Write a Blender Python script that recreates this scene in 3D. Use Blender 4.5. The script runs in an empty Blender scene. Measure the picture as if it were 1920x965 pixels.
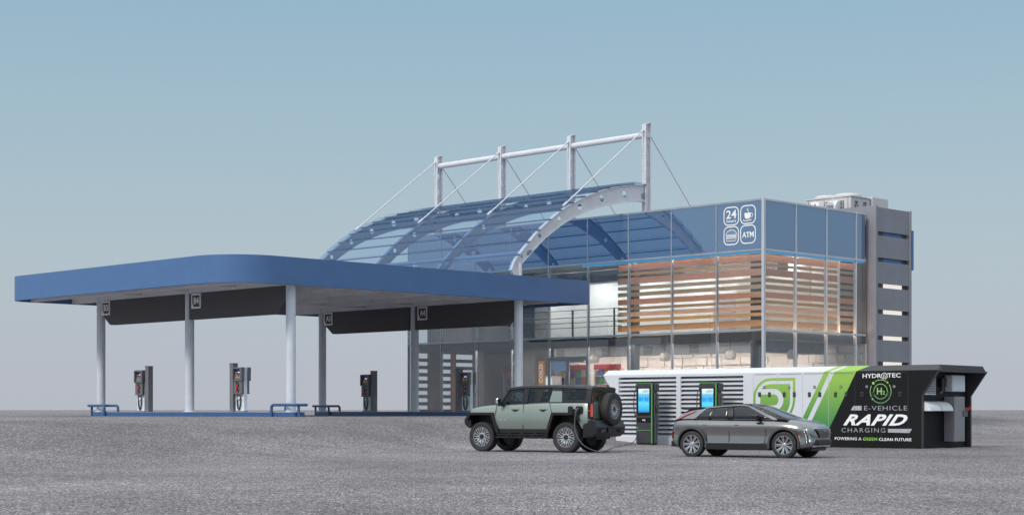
import bpy, bmesh, math, random
from mathutils import Vector, Matrix
random.seed(7)
R = math.radians
PI = math.pi
SC = bpy.context.scene
COL = SC.collection
ZS = 1.05                       # level of the station apron above the charging apron
EYE = 1.33

# ------------------------------------------------------------------ camera
cam_d = bpy.data.cameras.new('camera')
cam = bpy.data.objects.new('camera', cam_d); COL.objects.link(cam)
cam.location = (0, 0, EYE); cam.rotation_euler = (R(90), 0, 0)
cam_d.sensor_width = 36; cam_d.lens = 3150/1920*36
cam_d.shift_x = 0; cam_d.shift_y = (768-482.5)/1920
cam_d.clip_start = .5; cam_d.clip_end = 9000
SC.camera = cam

# ------------------------------------------------------------------ sky, sun, exposure
SUN_AZ, SUN_EL = R(222), R(40)           # compass bearing the light comes from, height
w = bpy.data.worlds.new('World'); SC.world = w; w.use_nodes = True
nt = w.node_tree; nt.nodes.clear()
out = nt.nodes.new('ShaderNodeOutputWorld'); bg = nt.nodes.new('ShaderNodeBackground')
sky = nt.nodes.new('ShaderNodeTexSky'); sky.sky_type = 'NISHITA'; sky.sun_disc = False
sky.sun_elevation = SUN_EL; sky.sun_rotation = SUN_AZ; sky.dust_density = 3; sky.air_density = 1.2
tc = nt.nodes.new('ShaderNodeTexCoord'); sp = nt.nodes.new('ShaderNodeSeparateXYZ')
cr = nt.nodes.new('ShaderNodeValToRGB')
els = cr.color_ramp.elements
els[0].position = 0; els[0].color = (5.35, 5.6, 6.3, 1)
els[1].position = 1; els[1].color = (11.5, 12.2, 12.8, 1)
for p, c in ((.035, (5.1, 5.6, 6.35)), (.10, (4.5, 5.6, 6.3)), (.16, (3.9, 5.35, 6.25)),
             (.24, (3.15, 4.9, 6.15)), (.40, (5.2, 6.4, 7.6)), (.60, (9.5, 10.4, 11.4))):
    e = els.new(p); e.color = (*c, 1)
mix = nt.nodes.new('ShaderNodeMixRGB'); mix.inputs[0].default_value = .86     # thin even haze over the clear sky
nt.links.new(tc.outputs['Generated'], sp.inputs[0]); nt.links.new(sp.outputs['Z'], cr.inputs[0])
nt.links.new(sky.outputs[0], mix.inputs[1]); nt.links.new(cr.outputs[0], mix.inputs[2])
nt.links.new(mix.outputs[0], bg.inputs[0]); bg.inputs[1].default_value = .1
nt.links.new(bg.outputs[0], out.inputs[0])

sd = bpy.data.lights.new('sun', 'SUN'); sd.energy = 2.0; sd.angle = R(12); sd.color = (1, .95, .90)
so = bpy.data.objects.new('sun', sd); COL.objects.link(so)
to_sun = Vector((math.sin(SUN_AZ)*math.cos(SUN_EL), math.cos(SUN_AZ)*math.cos(SUN_EL), math.sin(SUN_EL)))
so.rotation_euler = to_sun.to_track_quat('Z', 'Y').to_euler(); so.location = (-20, 10, 40)
SC.view_settings.view_transform = 'Standard'; SC.view_settings.look = 'None'
SC.view_settings.exposure = 0.0; SC.view_settings.gamma = 1
SC.cycles.use_denoising = True
SC.cycles.max_bounces = 8; SC.cycles.transparent_max_bounces = 24
SC.cycles.sample_clamp_indirect = 6

# ------------------------------------------------------------------ materials
MATS = {}
def mat(name, col, rough=.5, metal=0, coat=0, var=.06, vscale=3, bump=0, bscale=60, spec=.5, emis=None, es=0):
    if name in MATS: return MATS[name]
    m = bpy.data.materials.new(name); m.use_nodes = True; n = m.node_tree.nodes; l = m.node_tree.links
    b = n['Principled BSDF']; b.inputs['Base Color'].default_value = (*col, 1)
    b.inputs['Roughness'].default_value = rough; b.inputs['Metallic'].default_value = metal
    b.inputs['Coat Weight'].default_value = coat; b.inputs['Coat Roughness'].default_value = .04
    b.inputs['Specular IOR Level'].default_value = spec
    t = n.new('ShaderNodeTexCoord')
    if var:
        no = n.new('ShaderNodeTexNoise'); no.inputs['Scale'].default_value = vscale; no.inputs['Detail'].default_value = 5
        rp = n.new('ShaderNodeMapRange'); rp.inputs['To Min'].default_value = 1-var; rp.inputs['To Max'].default_value = 1+var
        rp.inputs['From Min'].default_value = .3; rp.inputs['From Max'].default_value = .7
        mx = n.new('ShaderNodeVectorMath'); mx.operation = 'SCALE'; mx.inputs[0].default_value = col
        l.new(t.outputs['Object'], no.inputs[0]); l.new(no.outputs[0], rp.inputs[0]); l.new(rp.outputs[0], mx.inputs['Scale'])
        l.new(mx.outputs[0], b.inputs['Base Color'])
        r2 = n.new('ShaderNodeMapRange'); r2.inputs['To Min'].default_value = max(0, rough-.06); r2.inputs['To Max'].default_value = min(1, rough+.08)
        l.new(no.outputs[0], r2.inputs[0]); l.new(r2.outputs[0], b.inputs['Roughness'])
    if bump:
        no = n.new('ShaderNodeTexNoise'); no.inputs['Scale'].default_value = bscale; no.inputs['Detail'].default_value = 3
        bp = n.new('ShaderNodeBump'); bp.inputs['Strength'].default_value = bump; bp.inputs['Distance'].default_value = .01
        l.new(t.outputs['Object'], no.inputs[0]); l.new(no.outputs[0], bp.inputs['Height']); l.new(bp.outputs[0], b.inputs['Normal'])
    if emis:
        b.inputs['Emission Color'].default_value = (*emis, 1); b.inputs['Emission Strength'].default_value = es
    MATS[name] = m; return m

def glass(name, tint, refl=.12, rmax=.9, rough=.0, film=0, filmcol=(.5, .6, .7)):
    """thin pane: tinted see-through, mirror part growing to grazing, optional milky film"""
    if name in MATS: return MATS[name]
    m = bpy.data.materials.new(name); m.use_nodes = True; n = m.node_tree.nodes; l = m.node_tree.links; n.clear()
    o = n.new('ShaderNodeOutputMaterial'); tr = n.new('ShaderNodeBsdfTransparent'); tr.inputs[0].default_value = (*tint, 1)
    gl = n.new('ShaderNodeBsdfGlossy'); gl.inputs['Roughness'].default_value = rough; gl.inputs[0].default_value = (.95, .97, 1, 1)
    lw = n.new('ShaderNodeLayerWeight'); lw.inputs[0].default_value = .25
    mr = n.new('ShaderNodeMapRange'); mr.inputs['To Min'].default_value = refl; mr.inputs['To Max'].default_value = rmax
    l.new(lw.outputs['Facing'], mr.inputs[0])
    pw = n.new('ShaderNodeMath'); pw.operation = 'POWER'; pw.inputs[1].default_value = 2.2
    l.new(lw.outputs['Facing'], pw.inputs[0]); l.new(pw.outputs[0], mr.inputs[0])
    mx = n.new('ShaderNodeMixShader'); l.new(mr.outputs[0], mx.inputs[0]); l.new(gl.outputs[0], mx.inputs[2])
    if film:
        df = n.new('ShaderNodeBsdfDiffuse'); df.inputs[0].default_value = (*filmcol, 1)
        m2 = n.new('ShaderNodeMixShader'); m2.inputs[0].default_value = film
        l.new(tr.outputs[0], m2.inputs[1]); l.new(df.outputs[0], m2.inputs[2]); l.new(m2.outputs[0], mx.inputs[1])
    else: l.new(tr.outputs[0], mx.inputs[1])
    l.new(mx.outputs[0], o.inputs[0]); MATS[name] = m; return m

def glow(name, col, s):
    return mat(name, tuple(.35*c for c in col), emis=col, es=s, var=0)

M_BLUE = mat('blue_canopy_paint', (.075, .165, .35), .42, var=.05, vscale=1.2, bump=.05, bscale=90)
M_BLUE2 = mat('blue_steel_paint', (.045, .12, .28), .35, var=.10, vscale=4)
M_COLUMN = mat('white_column_paint', (.66, .70, .76), .35, var=.05, vscale=2)
M_SOFFIT = mat('grey_soffit_sheet', (.74, .76, .80), .5, var=.10, vscale=.8)
M_STRIP = mat('pale_light_strip', (.85, .76, .73), .5)
M_BOARD = mat('charcoal_board', (.085, .082, .087), .6, var=.08, bump=.05)
M_WHITE = mat('white_paint', (.78, .79, .81), .4, var=.03)
M_WHITELET = mat('white_lettering', (.92, .92, .93), .5, var=.02)
M_MASTW = mat('light_grey_steel', (.68, .68, .71), .4, var=.05, vscale=2.5)
M_FRAME = mat('aluminium_mullion', (.36, .40, .45), .35, metal=.3, var=.06)
M_FRAMEL = mat('pale_mullion_cap', (.58, .60, .64), .35, metal=.2, var=.06)
M_DARKSTEEL = mat('dark_grey_steel', (.075, .078, .085), .45, var=.1)
M_PIER = mat('grey_render', (.19, .19, .20), .75, var=.12, vscale=2, bump=.15)
M_TOWER = mat('grey_cladding', (.255, .26, .29), .55, var=.07, vscale=1.3, bump=.06)
M_PUMPG = mat('pump_dark_grey', (.15, .155, .165), .45, var=.08)
M_PUMPL = mat('pump_aluminium', (.74, .80, .85), .4, metal=.0, var=.06)
M_POST = mat('post_grey_paint', (.19, .197, .21), .5, var=.08)
M_BLACK = mat('black_plastic', (.012, .012, .013), .45, var=.15)
M_RUBBER = mat('black_rubber', (.022, .022, .023), .75, var=.2, vscale=12, bump=.3, bscale=80)
M_RED = mat('red_plastic', (.75, .03, .025), .35)
M_GREEN = mat('lime_plastic', (.06, .36, .02), .4)
M_CHROME = mat('chrome', (.75, .76, .78), .12, metal=1, var=.03)
M_ROOF = mat('roof_membrane', (.30, .30, .31), .8)
M_INT_W = mat('white_interior_wall', (.80, .81, .79), .7, var=.03)
M_INT_P = mat('warm_interior_wall', (.84, .76, .71), .7, var=.03)
M_FLOOR = mat('shop_floor_tile', (.34, .31, .29), .4)
M_CONTW = mat('white_container_paint', (.67, .69, .735), .38, var=.025, vscale=.8)
M_CONTB = mat('black_container_paint', (.0095, .0095, .011), .5, var=.12, vscale=.9, spec=.22)
M_CONTG = mat('graphite_edge', (.055, .056, .062), .5, var=.08)
M_GLASS = glass('clear_shop_glass', (.86, .89, .90), refl=.06, rmax=.38, film=.035, filmcol=(.45, .5, .55))
M_SPAN = None

def gradmat(name, c0, c1, z0, z1, rough=.4):
    m = bpy.data.materials.new(name); m.use_nodes = True; n = m.node_tree.nodes; l = m.node_tree.links
    b = n['Principled BSDF']; b.inputs['Roughness'].default_value = rough
    t = n.new('ShaderNodeTexCoord'); s = n.new('ShaderNodeSeparateXYZ'); mr = n.new('ShaderNodeMapRange')
    mr.inputs['From Min'].default_value = z0; mr.inputs['From Max'].default_value = z1
    mx = n.new('ShaderNodeMixRGB'); mx.inputs[1].default_value = (*c0, 1); mx.inputs[2].default_value = (*c1, 1)
    l.new(t.outputs['Object'], s.inputs[0]); l.new(s.outputs['Z'], mr.inputs[0]); l.new(mr.outputs[0], mx.inputs[0]); l.new(mx.outputs[0], b.inputs['Base Color'])
    return m
# printed vinyl: the print itself runs from deep green to lime
M_VINYL = gradmat('green_gradient_vinyl', (.035, .24, .075), (.30, .53, .085), .7, 2.4)
M_VINYLG = gradmat('green_gradient_line', (.16, .50, .24), (.42, .72, .14), 1.45, 2.4)

def spandrel():
    m = bpy.data.materials.new('blue_spandrel_glass'); m.use_nodes = True; n = m.node_tree.nodes; l = m.node_tree.links; n.clear()
    o = n.new('ShaderNodeOutputMaterial'); df = n.new('ShaderNodeBsdfDiffuse'); gl = n.new('ShaderNodeBsdfGlossy')
    gl.inputs['Roughness'].default_value = .015; gl.inputs[0].default_value = (.62, .75, .94, 1)
    t = n.new('ShaderNodeTexCoord'); no = n.new('ShaderNodeTexNoise'); no.inputs['Scale'].default_value = .7
    mx0 = n.new('ShaderNodeMixRGB'); mx0.inputs[1].default_value = (.04, .09, .19, 1); mx0.inputs[2].default_value = (.052, .11, .225, 1)
    l.new(t.outputs['Object'], no.inputs[0]); l.new(no.outputs[0], mx0.inputs[0]); l.new(mx0.outputs[0], df.inputs[0])
    mx = n.new('ShaderNodeMixShader'); mx.inputs[0].default_value = .40
    l.new(df.outputs[0], mx.inputs[1]); l.new(gl.outputs[0], mx.inputs[2]); l.new(mx.outputs[0], o.inputs[0]); return m
M_SPAN = spandrel()
M_AWN = glass('blue_awning_glass', (.62, .75, .88), refl=.05, rmax=.35, film=.10, filmcol=(.10, .20, .36))
M_STEELSHADE = mat('shaded_white_steel', (.20, .27, .38), .45, var=.06)  # white steel, shade and tint under the glass put into the colour
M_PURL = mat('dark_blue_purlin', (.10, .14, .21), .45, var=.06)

def asphalt():
    m = bpy.data.materials.new('asphalt'); m.use_nodes = True; n = m.node_tree.nodes; l = m.node_tree.links
    b = n['Principled BSDF']; b.inputs['Roughness'].default_value = .85; b.inputs['Specular IOR Level'].default_value = .25
    tc0 = n.new('ShaderNodeTexCoord'); mp0 = n.new('ShaderNodeMapping'); mp0.inputs['Scale'].default_value = (1, .30, 0); l.new(tc0.outputs['Object'], mp0.inputs[0])
    class _T: outputs = {'Object': mp0.outputs[0]}
    t = _T
    def noise(scale, det, rough=.6):
        x = n.new('ShaderNodeTexNoise'); x.inputs['Scale'].default_value = scale; x.inputs['Detail'].default_value = det
        x.inputs['Roughness'].default_value = rough; l.new(t.outputs['Object'], x.inputs[0]); return x
    def mr(src, a, b_, c, d):
        x = n.new('ShaderNodeMapRange'); x.inputs[1].default_value = a; x.inputs[2].default_value = b_; x.inputs[3].default_value = c; x.inputs[4].default_value = d
        l.new(src, x.inputs[0]); return x.outputs[0]
    def mul(a, c):
        x = n.new('ShaderNodeMath'); x.operation = 'MULTIPLY'; l.new(a, x.inputs[0]); l.new(c, x.inputs[1]); return x.outputs[0]
    fine = mr(noise(26, 3, .9).outputs[0], .40, .60, .22, 1.78)
    grit = mr(noise(9, 4, .85).outputs[0], .38, .62, .62, 1.38)
    peb = mr(noise(3.2, 4, .8).outputs[0], .35, .65, .84, 1.16)
    mid = mr(noise(.7, 5, .65).outputs[0], .3, .7, .92, 1.08)
    big = mr(noise(.10, 6, .6).outputs[0], .32, .68, .76, 1.24)
    mp = n.new('ShaderNodeMapping'); mp.inputs['Scale'].default_value = (.10, .45, 1); l.new(t.outputs['Object'], mp.inputs[0])
    stn = n.new('ShaderNodeTexNoise'); stn.inputs['Scale'].default_value = 1; stn.inputs['Detail'].default_value = 7; stn.inputs['Roughness'].default_value = .7
    l.new(mp.outputs[0], stn.inputs[0]); streak = mr(stn.outputs[0], .3, .7, .70, 1.30)
    chips = mr(noise(30, 1, .5).outputs[0], .60, .70, 1.0, 2.4)
    v = mul(mul(mul(mul(fine, grit), peb), mul(mid, big)), mul(streak, chips))
    cm = n.new('ShaderNodeVectorMath'); cm.operation = 'SCALE'; cm.inputs[0].default_value = (.206, .191, .196); l.new(v, cm.inputs['Scale'])
    l.new(cm.outputs[0], b.inputs['Base Color'])
    bp = n.new('ShaderNodeBump'); bp.inputs['Strength'].default_value = .35; bp.inputs['Distance'].default_value = .012
    l.new(fine, bp.inputs['Height']); l.new(bp.outputs[0], b.inputs['Normal'])
    return m
M_ASPHALT = asphalt()

# ------------------------------------------------------------------ mesh helpers
class MB:
    def __init__(s): s.bm = bmesh.new()
    def face(s, pts):
        try: return s.bm.faces.new([s.bm.verts.new(p) for p in pts])
        except ValueError: return None
    def box(s, x0, x1, y0, y1, z0, z1):
        return s.prism([(x0, y0), (x1, y0), (x1, y1), (x0, y1)], 'z', z0, z1)
    def prism(s, poly, axis, lo, hi):
        def P(p, h):
            return {'z': (p[0], p[1], h), 'y': (p[0], h, p[1]), 'x': (h, p[0], p[1])}[axis]
        a = [s.bm.verts.new(P(p, lo)) for p in poly]; b = [s.bm.verts.new(P(p, hi)) for p in poly]
        n = len(poly)
        s.bm.faces.new(a); s.bm.faces.new(b[::-1])
        for i in range(n): s.bm.faces.new((a[i], b[i], b[(i+1) % n], a[(i+1) % n]))
        return s
    def hexa(s, c):   # 8 corners: 4 bottom, 4 top, same order
        v = [s.bm.verts.new(p) for p in c]
        for f in ((0, 1, 2, 3), (7, 6, 5, 4), (0, 4, 5, 1), (1, 5, 6, 2), (2, 6, 7, 3), (3, 7, 4, 0)): s.bm.faces.new([v[i] for i in f])
        return s
    def bar(s, p0, p1, wx, wz, up=(0, 0, 1)):
        p0, p1 = Vector(p0), Vector(p1); d = (p1-p0).normalized(); u = Vector(up)
        if abs(d.dot(u)) > .99: u = Vector((1, 0, 0))
        r = d.cross(u).normalized(); u = r.cross(d).normalized()
        q = [(-1, -1), (1, -1), (1, 1), (-1, 1)]
        return s.hexa([p0+r*a*wx/2+u*b*wz/2 for a, b in q]+[p1+r*a*wx/2+u*b*wz/2 for a, b in q])
    def tube(s, pts, r, seg=10, closed=False):
        pts = [Vector(p) for p in pts]; n = len(pts); rings = []; prev = None
        for i, p in enumerate(pts):
            if closed: d = pts[(i+1) % n]-pts[i-1]
            else: d = pts[min(i+1, n-1)]-pts[max(i-1, 0)]
            d.normalize()
            if prev is None:
                u = Vector((0, 0, 1)) if abs(d.z) < .9 else Vector((1, 0, 0))
                u = (u-d*u.dot(d)).normalized()
            else:
                u = (prev-d*prev.dot(d)).normalized()
            prev = u; v = d.cross(u)
            rr = r[i] if isinstance(r, (list, tuple)) else r
            rings.append([s.bm.verts.new(p+(u*math.cos(2*PI*k/seg)+v*math.sin(2*PI*k/seg))*rr) for k in range(seg)])
        m = n if closed else n-1
        for i in range(m):
            A, B = rings[i], rings[(i+1) % n]
            for k in range(seg): s.bm.faces.new((A[k], A[(k+1) % seg], B[(k+1) % seg], B[k]))
        if not closed: s.bm.faces.new(rings[0][::-1]); s.bm.faces.new(rings[-1])
        return s
    def lathe(s, prof, c=(0, 0, 0), axis='z', seg=32, closed=False, caps=True):
        c = Vector(c); rings = []
        for r, h in prof:
            ring = []
            for k in range(seg):
                a = 2*PI*k/seg; x, y = r*math.cos(a), r*math.sin(a)
                p = {'z': (x, y, h), 'y': (x, h, y), 'x': (h, x, y)}[axis]
                ring.append(s.bm.verts.new(c+Vector(p)))
            rings.append(ring)
        n = len(rings)
        for i in range(n if closed else n-1):
            A, B = rings[i], rings[(i+1) % n]
            for k in range(seg): s.bm.faces.new((A[k], A[(k+1) % seg], B[(k+1) % seg], B[k]))
        if not closed and caps:
            if prof[0][0] > 1e-5: s.bm.faces.new(rings[0][::-1])
            if prof[-1][0] > 1e-5: s.bm.faces.new(rings[-1])
        return s
    def rows(s, rows, thick=None):
        """grid of points -> quads"""
        V = [[s.bm.verts.new(p) for p in r] for r in rows]
        for i in range(len(V)-1):
            for j in range(len(V[0])-1):
                s.bm.faces.new((V[i][j], V[i][j+1], V[i+1][j+1], V[i+1][j]))
        return V
    def mesh(s, name, weld=1e-4):
        if weld: bmesh.ops.remove_doubles(s.bm, verts=s.bm.verts, dist=weld)
        bmesh.ops.dissolve_degenerate(s.bm, edges=s.bm.edges, dist=1e-5)
        bmesh.ops.recalc_face_normals(s.bm, faces=s.bm.faces)
        me = bpy.data.meshes.new(name); s.bm.to_mesh(me); s.bm.free(); return me
    def build(s, name, m, parent=None, smooth=0, bevel=0, weld=1e-4, label=None, solid=0, seg=2):
        me = s.mesh(name, weld); me.materials.append(m)
        return place(name, me, parent, smooth, bevel, label, solid, seg)

def place(name, me, parent=None, smooth=0, bevel=0, label=None, solid=0, seg=2):
    o = bpy.data.objects.new(name, me); COL.objects.link(o)
    if smooth:
        me.shade_smooth(); me.set_sharp_from_angle(angle=R(smooth))
    if solid:
        md = o.modifiers.new('s', 'SOLIDIFY'); md.thickness = solid; md.offset = 0
    if bevel:
        md = o.modifiers.new('b', 'BEVEL'); md.width = bevel; md.segments = seg; md.limit_method = 'ANGLE'; md.angle_limit = R(35)
        md.harden_normals = False
    if parent: o.parent = parent
    if label: o['label'] = label
    return o

def tag(o, label, cat, group=None, kind=None):
    o['label'] = label; o['category'] = cat
    if group: o['group'] = group
    if kind: o['kind'] = kind
    return o
def thing(name, label, cat, loc=(0, 0, 0), rz=0, group=None):
    o = bpy.data.objects.new(name, None); COL.objects.link(o); o.location = loc; o.rotation_euler = (0, 0, rz)
    o.empty_display_size = .3
    return tag(o, label, cat, group)
def copy_tree(o, parent=None):
    c = o.copy(); COL.objects.link(c)
    if parent: c.parent = parent
    for ch in list(o.children): copy_tree(ch, c)
    return c
def cut(o, cutters):
    """subtract closed meshes from o and keep the result as plain mesh"""
    tmp = []
    for me in cutters:
        c = bpy.data.objects.new('tmp', me); COL.objects.link(c); tmp.append(c)
        c.matrix_world = o.matrix_world
        md = o.modifiers.new('x', 'BOOLEAN'); md.operation = 'DIFFERENCE'; md.object = c; md.solver = 'EXACT'
    par = o.parent; o.parent = None
    mw = [c for c in tmp]
    for c in tmp: c.matrix_world = Matrix()
    bpy.context.view_layer.update()
    dg = bpy.context.evaluated_depsgraph_get()
    me = bpy.data.meshes.new_from_object(o.evaluated_get(dg))
    o.modifiers.clear(); o.data = me; o.parent = par
    for c in tmp: bpy.data.objects.remove(c)
    return o
def smooth(o, ang=30):
    o.data.shade_smooth(); o.data.set_sharp_from_angle(angle=R(ang))

FONTCACHE = {}
def text(s, m, parent, O, Rv, U, box, bold=0, shear=0, thick=.006, name='lettering', spacing=1, fit=True, label=None):
    """lettering filling box (x0,x1,z0,z1) in the plane O + x*Rv + z*U"""
    cu = bpy.data.curves.new('t', 'FONT'); cu.body = s; cu.offset = bold; cu.shear = shear; cu.space_character = spacing
    cu.resolution_u = 3; cu.extrude = 0.0
    ob = bpy.data.objects.new('t', cu); COL.objects.link(ob)
    bpy.context.view_layer.update(); dg = bpy.context.evaluated_depsgraph_get()
    me = bpy.data.meshes.new_from_object(ob.evaluated_get(dg)); bpy.data.objects.remove(ob); bpy.data.curves.remove(cu)
    xs = [v.co.x for v in me.vertices]; ys = [v.co.y for v in me.vertices]
    x0, x1, z0, z1 = box; ax, bx, ay, by = min(xs), max(xs), min(ys), max(ys)
    sx = (x1-x0)/(bx-ax); sy = (z1-z0)/(by-ay)
    O, Rv, U = Vector(O), Vector(Rv), Vector(U); N = Rv.cross(U)
    bm = bmesh.new(); bm.from_mesh(me); bpy.data.meshes.remove(me)
    bmesh.ops.remove_doubles(bm, verts=bm.verts, dist=1e-4)
    for v in bm.verts: v.co = O+Rv*(x0+(v.co.x-ax)*sx)+U*(z0+(v.co.y-ay)*sy)
    r = bmesh.ops.extrude_face_region(bm, geom=bm.faces[:])
    for g in r['geom']:
        if isinstance(g, bmesh.types.BMVert): g.co = g.co+N*thick
    bmesh.ops.recalc_face_normals(bm, faces=bm.faces)
    for f in bm.faces: f.smooth = False
    me = bpy.data.meshes.new(name); bm.to_mesh(me); bm.free(); me.materials.append(m)
    return place(name, me, parent, label=label)

class Plane2:
    """draws flat shapes on the plane O + x*Rv + z*U, t thick"""
    def __init__(s, O, Rv, U, t=.005):
        s.O, s.R, s.U = Vector(O), Vector(Rv), Vector(U); s.N = s.R.cross(s.U); s.t = t; s.mb = MB()
    def P(s, x, z, h=0): return s.O+s.R*x+s.U*z+s.N*h
    def poly(s, pts, h0=0):
        bm = s.mb.bm; n = len(pts)
        a = [bm.verts.new(s.P(x, z, h0)) for x, z in pts]; b = [bm.verts.new(s.P(x, z, h0+s.t)) for x, z in pts]
        bm.faces.new(a); bm.faces.new(b[::-1])
        for i in range(n): bm.faces.new((a[i], b[i], b[(i+1) % n], a[(i+1) % n]))
        return s
    def rect(s, x0, x1, z0, z1, h0=0): return s.poly([(x0, z0), (x1, z0), (x1, z1), (x0, z1)], h0)
    def stroke(s, pts, w, closed=False):
        n = len(pts); L = []; Rr = []
        for i in range(n):
            a = pts[(i-1) % n] if closed or i else pts[i]; b = pts[(i+1) % n] if closed or i < n-1 else pts[i]
            dx, dz = b[0]-a[0], b[1]-a[1]; k = math.hypot(dx, dz) or 1; nx, nz = -dz/k*w/2, dx/k*w/2
            L.append((pts[i][0]+nx, pts[i][1]+nz)); Rr.append((pts[i][0]-nx, pts[i][1]-nz))
        for i in range(n if closed else n-1):
            j = (i+1) % n; s.poly([L[i], L[j], Rr[j], Rr[i]])
        return s
    def disc(s, cx, cz, r, seg=20, rz=None):
        return s.poly([(cx+r*math.cos(2*PI*k/seg), cz+(rz or r)*math.sin(2*PI*k/seg)) for k in range(seg)])
    def build(s, *a, **k): k.setdefault('weld', 0); return s.mb.build(*a, **k)

def arc(cx, cz, r, a0, a1, n=12):
    return [(cx+r*math.cos(R(a0+(a1-a0)*i/n)), cz+r*math.sin(R(a0+(a1-a0)*i/n))) for i in range(n+1)]
def rrect(x0, x1, z0, z1, r, n=5):
    return (arc(x1-r, z1-r, r, 0, 90, n)+arc(x0+r, z1-r, r, 90, 180, n)+arc(x0+r, z0+r, r, 180, 270, n)+arc(x1-r, z0+r, r, 270, 360, n))
def lerp(a, b, t): return a+(b-a)*t
def interp(tab, x):
    if x <= tab[0][0]: return tab[0][1]
    for (x0, y0), (x1, y1) in zip(tab, tab[1:]):
        if x <= x1: return y0+(y1-y0)*(x-x0)/(x1-x0)
    return tab[-1][1]
def sm(tab, x):       # smooth (Catmull-Rom) table lookup
    n = len(tab)
    if x <= tab[0][0]: return tab[0][1]
    if x >= tab[-1][0]: return tab[-1][1]
    for i in range(n-1):
        if x <= tab[i+1][0]:
            x0, y0 = tab[i]; x1, y1 = tab[i+1]; h = x1-x0; t = (x-x0)/h
            m0 = (y1-tab[i-1][1])/(x1-tab[i-1][0]) if i else (y1-y0)/h
            m1 = (tab[i+2][1]-y0)/(tab[i+2][0]-x0) if i+2 < n else (y1-y0)/h
            return (2*t**3-3*t*t+1)*y0+(t**3-2*t*t+t)*h*m0+(-2*t**3+3*t*t)*y1+(t**3-t*t)*h*m1

# station frame: local x = b (away to the right), local y = a (away to the left)
C0 = Vector((-11.3, 67.2, ZS)); ST = R(45); c45 = math.sqrt(.5)
def S(b, a, z=0): return Vector((C0.x+(b-a)*c45, C0.y+(b+a)*c45, z))

# ------------------------------------------------------------------ ground
def gz(x, y):
    s0 = 58+1.3*max(-28, min(0, x+1)); t = min(1, max(0, (y-x-s0)/(76-s0))); return ZS*t*t*(3-2*t)
def axis_vals(fine0, fine1, step, far):
    v = []; x = fine0
    while x <= fine1: v.append(x); x += step
    d = step; x = fine1
    while x < far: d *= 1.35; x += d; v.append(x)
    d = step; x = fine0
    while x > -far: d *= 1.35; x -= d; v.insert(0, x)
    return v
g = MB(); xs = axis_vals(-42, 40, 1.0, 4500); ys = axis_vals(8, 110, 1.0, 4500)
g.rows([[(x, y, gz(x, y)) for x in xs] for y in ys])
go = g.build('ground', M_ASPHALT, smooth=60)
go['kind'] = 'structure'; go['label'] = 'speckled grey asphalt apron running out to the horizon'

# ------------------------------------------------------------------ fuel canopy
can = thing('fuel_canopy', 'big flat filling station canopy with blue rounded fascia on pale columns', 'canopy', C0, ST)
CB, CA = 21.5, 18.1                  # size along b and a
ZB, ZT = 6.50-ZS, 7.64-ZS              # fascia bottom and top above the apron
ROWB, ROWA = 3.51, 17.0
COLA = [.58, 7.97, 15.4]
def outline(o=0):
    pts = []
    for cx, cy, r, a0 in ((2.3, 2.3, 2.3, 180), (CB-.25, .25, .25, 270), (CB-1, CA-1, 1, 0), (1.1, CA-1.1, 1.1, 90)):
        n = 16 if r > 1.5 else 7
        for i in range(n+1):
            a = R(a0+90*i/n); pts.append((cx+(r-o)*math.cos(a), cy+(r-o)*math.sin(a)))
    return pts
m = MB(); po, pi_ = outline(), outline(.18)
n = len(po)
for A, B, z0, z1 in ((po, po, ZB, ZT), (pi_, pi_, ZB, ZT)):
    for i in range(n):
        j = (i+1) % n; m.face([(*A[i], z0), (*A[j], z0), (*A[j], z1), (*A[i], z1)])
for z in (ZB, ZT):
    for i in range(n):
        j = (i+1) % n; m.face([(*po[i], z), (*po[j], z), (*pi_[j], z), (*pi_[i], z)])
m.build('fascia', M_BLUE, can, smooth=40)
m = MB(); m.prism(outline(.185), 'z', ZB+.36, ZT-.12); m.build('roof_deck', M_SOFFIT, can)
for b in (1.3, ROWB, 6.2, 8.9, 11.6, 14.3, ROWA, 19.4):
    h = .34; ys0 = .30 if b > 2.3 else 2.3-math.sqrt(2.3**2-(2.3-b+.16)**2)+.35
    m = MB(); m.box(b-.14, b+.14, ys0, CA-.25, ZB+.36-h, ZB+.358); m.build('roof_beam', M_SOFFIT, can)
    m = MB(); m.box(b-.07, b+.07, ys0+.1, CA-.4, ZB+.36-h-.02, ZB+.36-h-.001); m.build('light_strip', M_STRIP, can)
for a in (4.3, 7.97, 11.7):
    m = MB(); m.box(.3, CB-.3, a-.10, a+.10, ZB+.12, ZB+.357); m.build('cross_beam', M_SOFFIT, can)
COLUMNS = []
for rb in (ROWB, ROWA):
    for a in COLA:
        m = MB(); top = ZB+.35
        m.lathe([(.205, .19), (.205, top)], (rb, a, 0), seg=32)
        c = m.build('column', M_COLUMN, can, smooth=40)
        m = MB(); m.lathe([(.27, .192), (.27, .215), (.215, .235)], (rb, a, 0), seg=24); m.build('base_plate', M_COLUMN, c, smooth=30)
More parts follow.
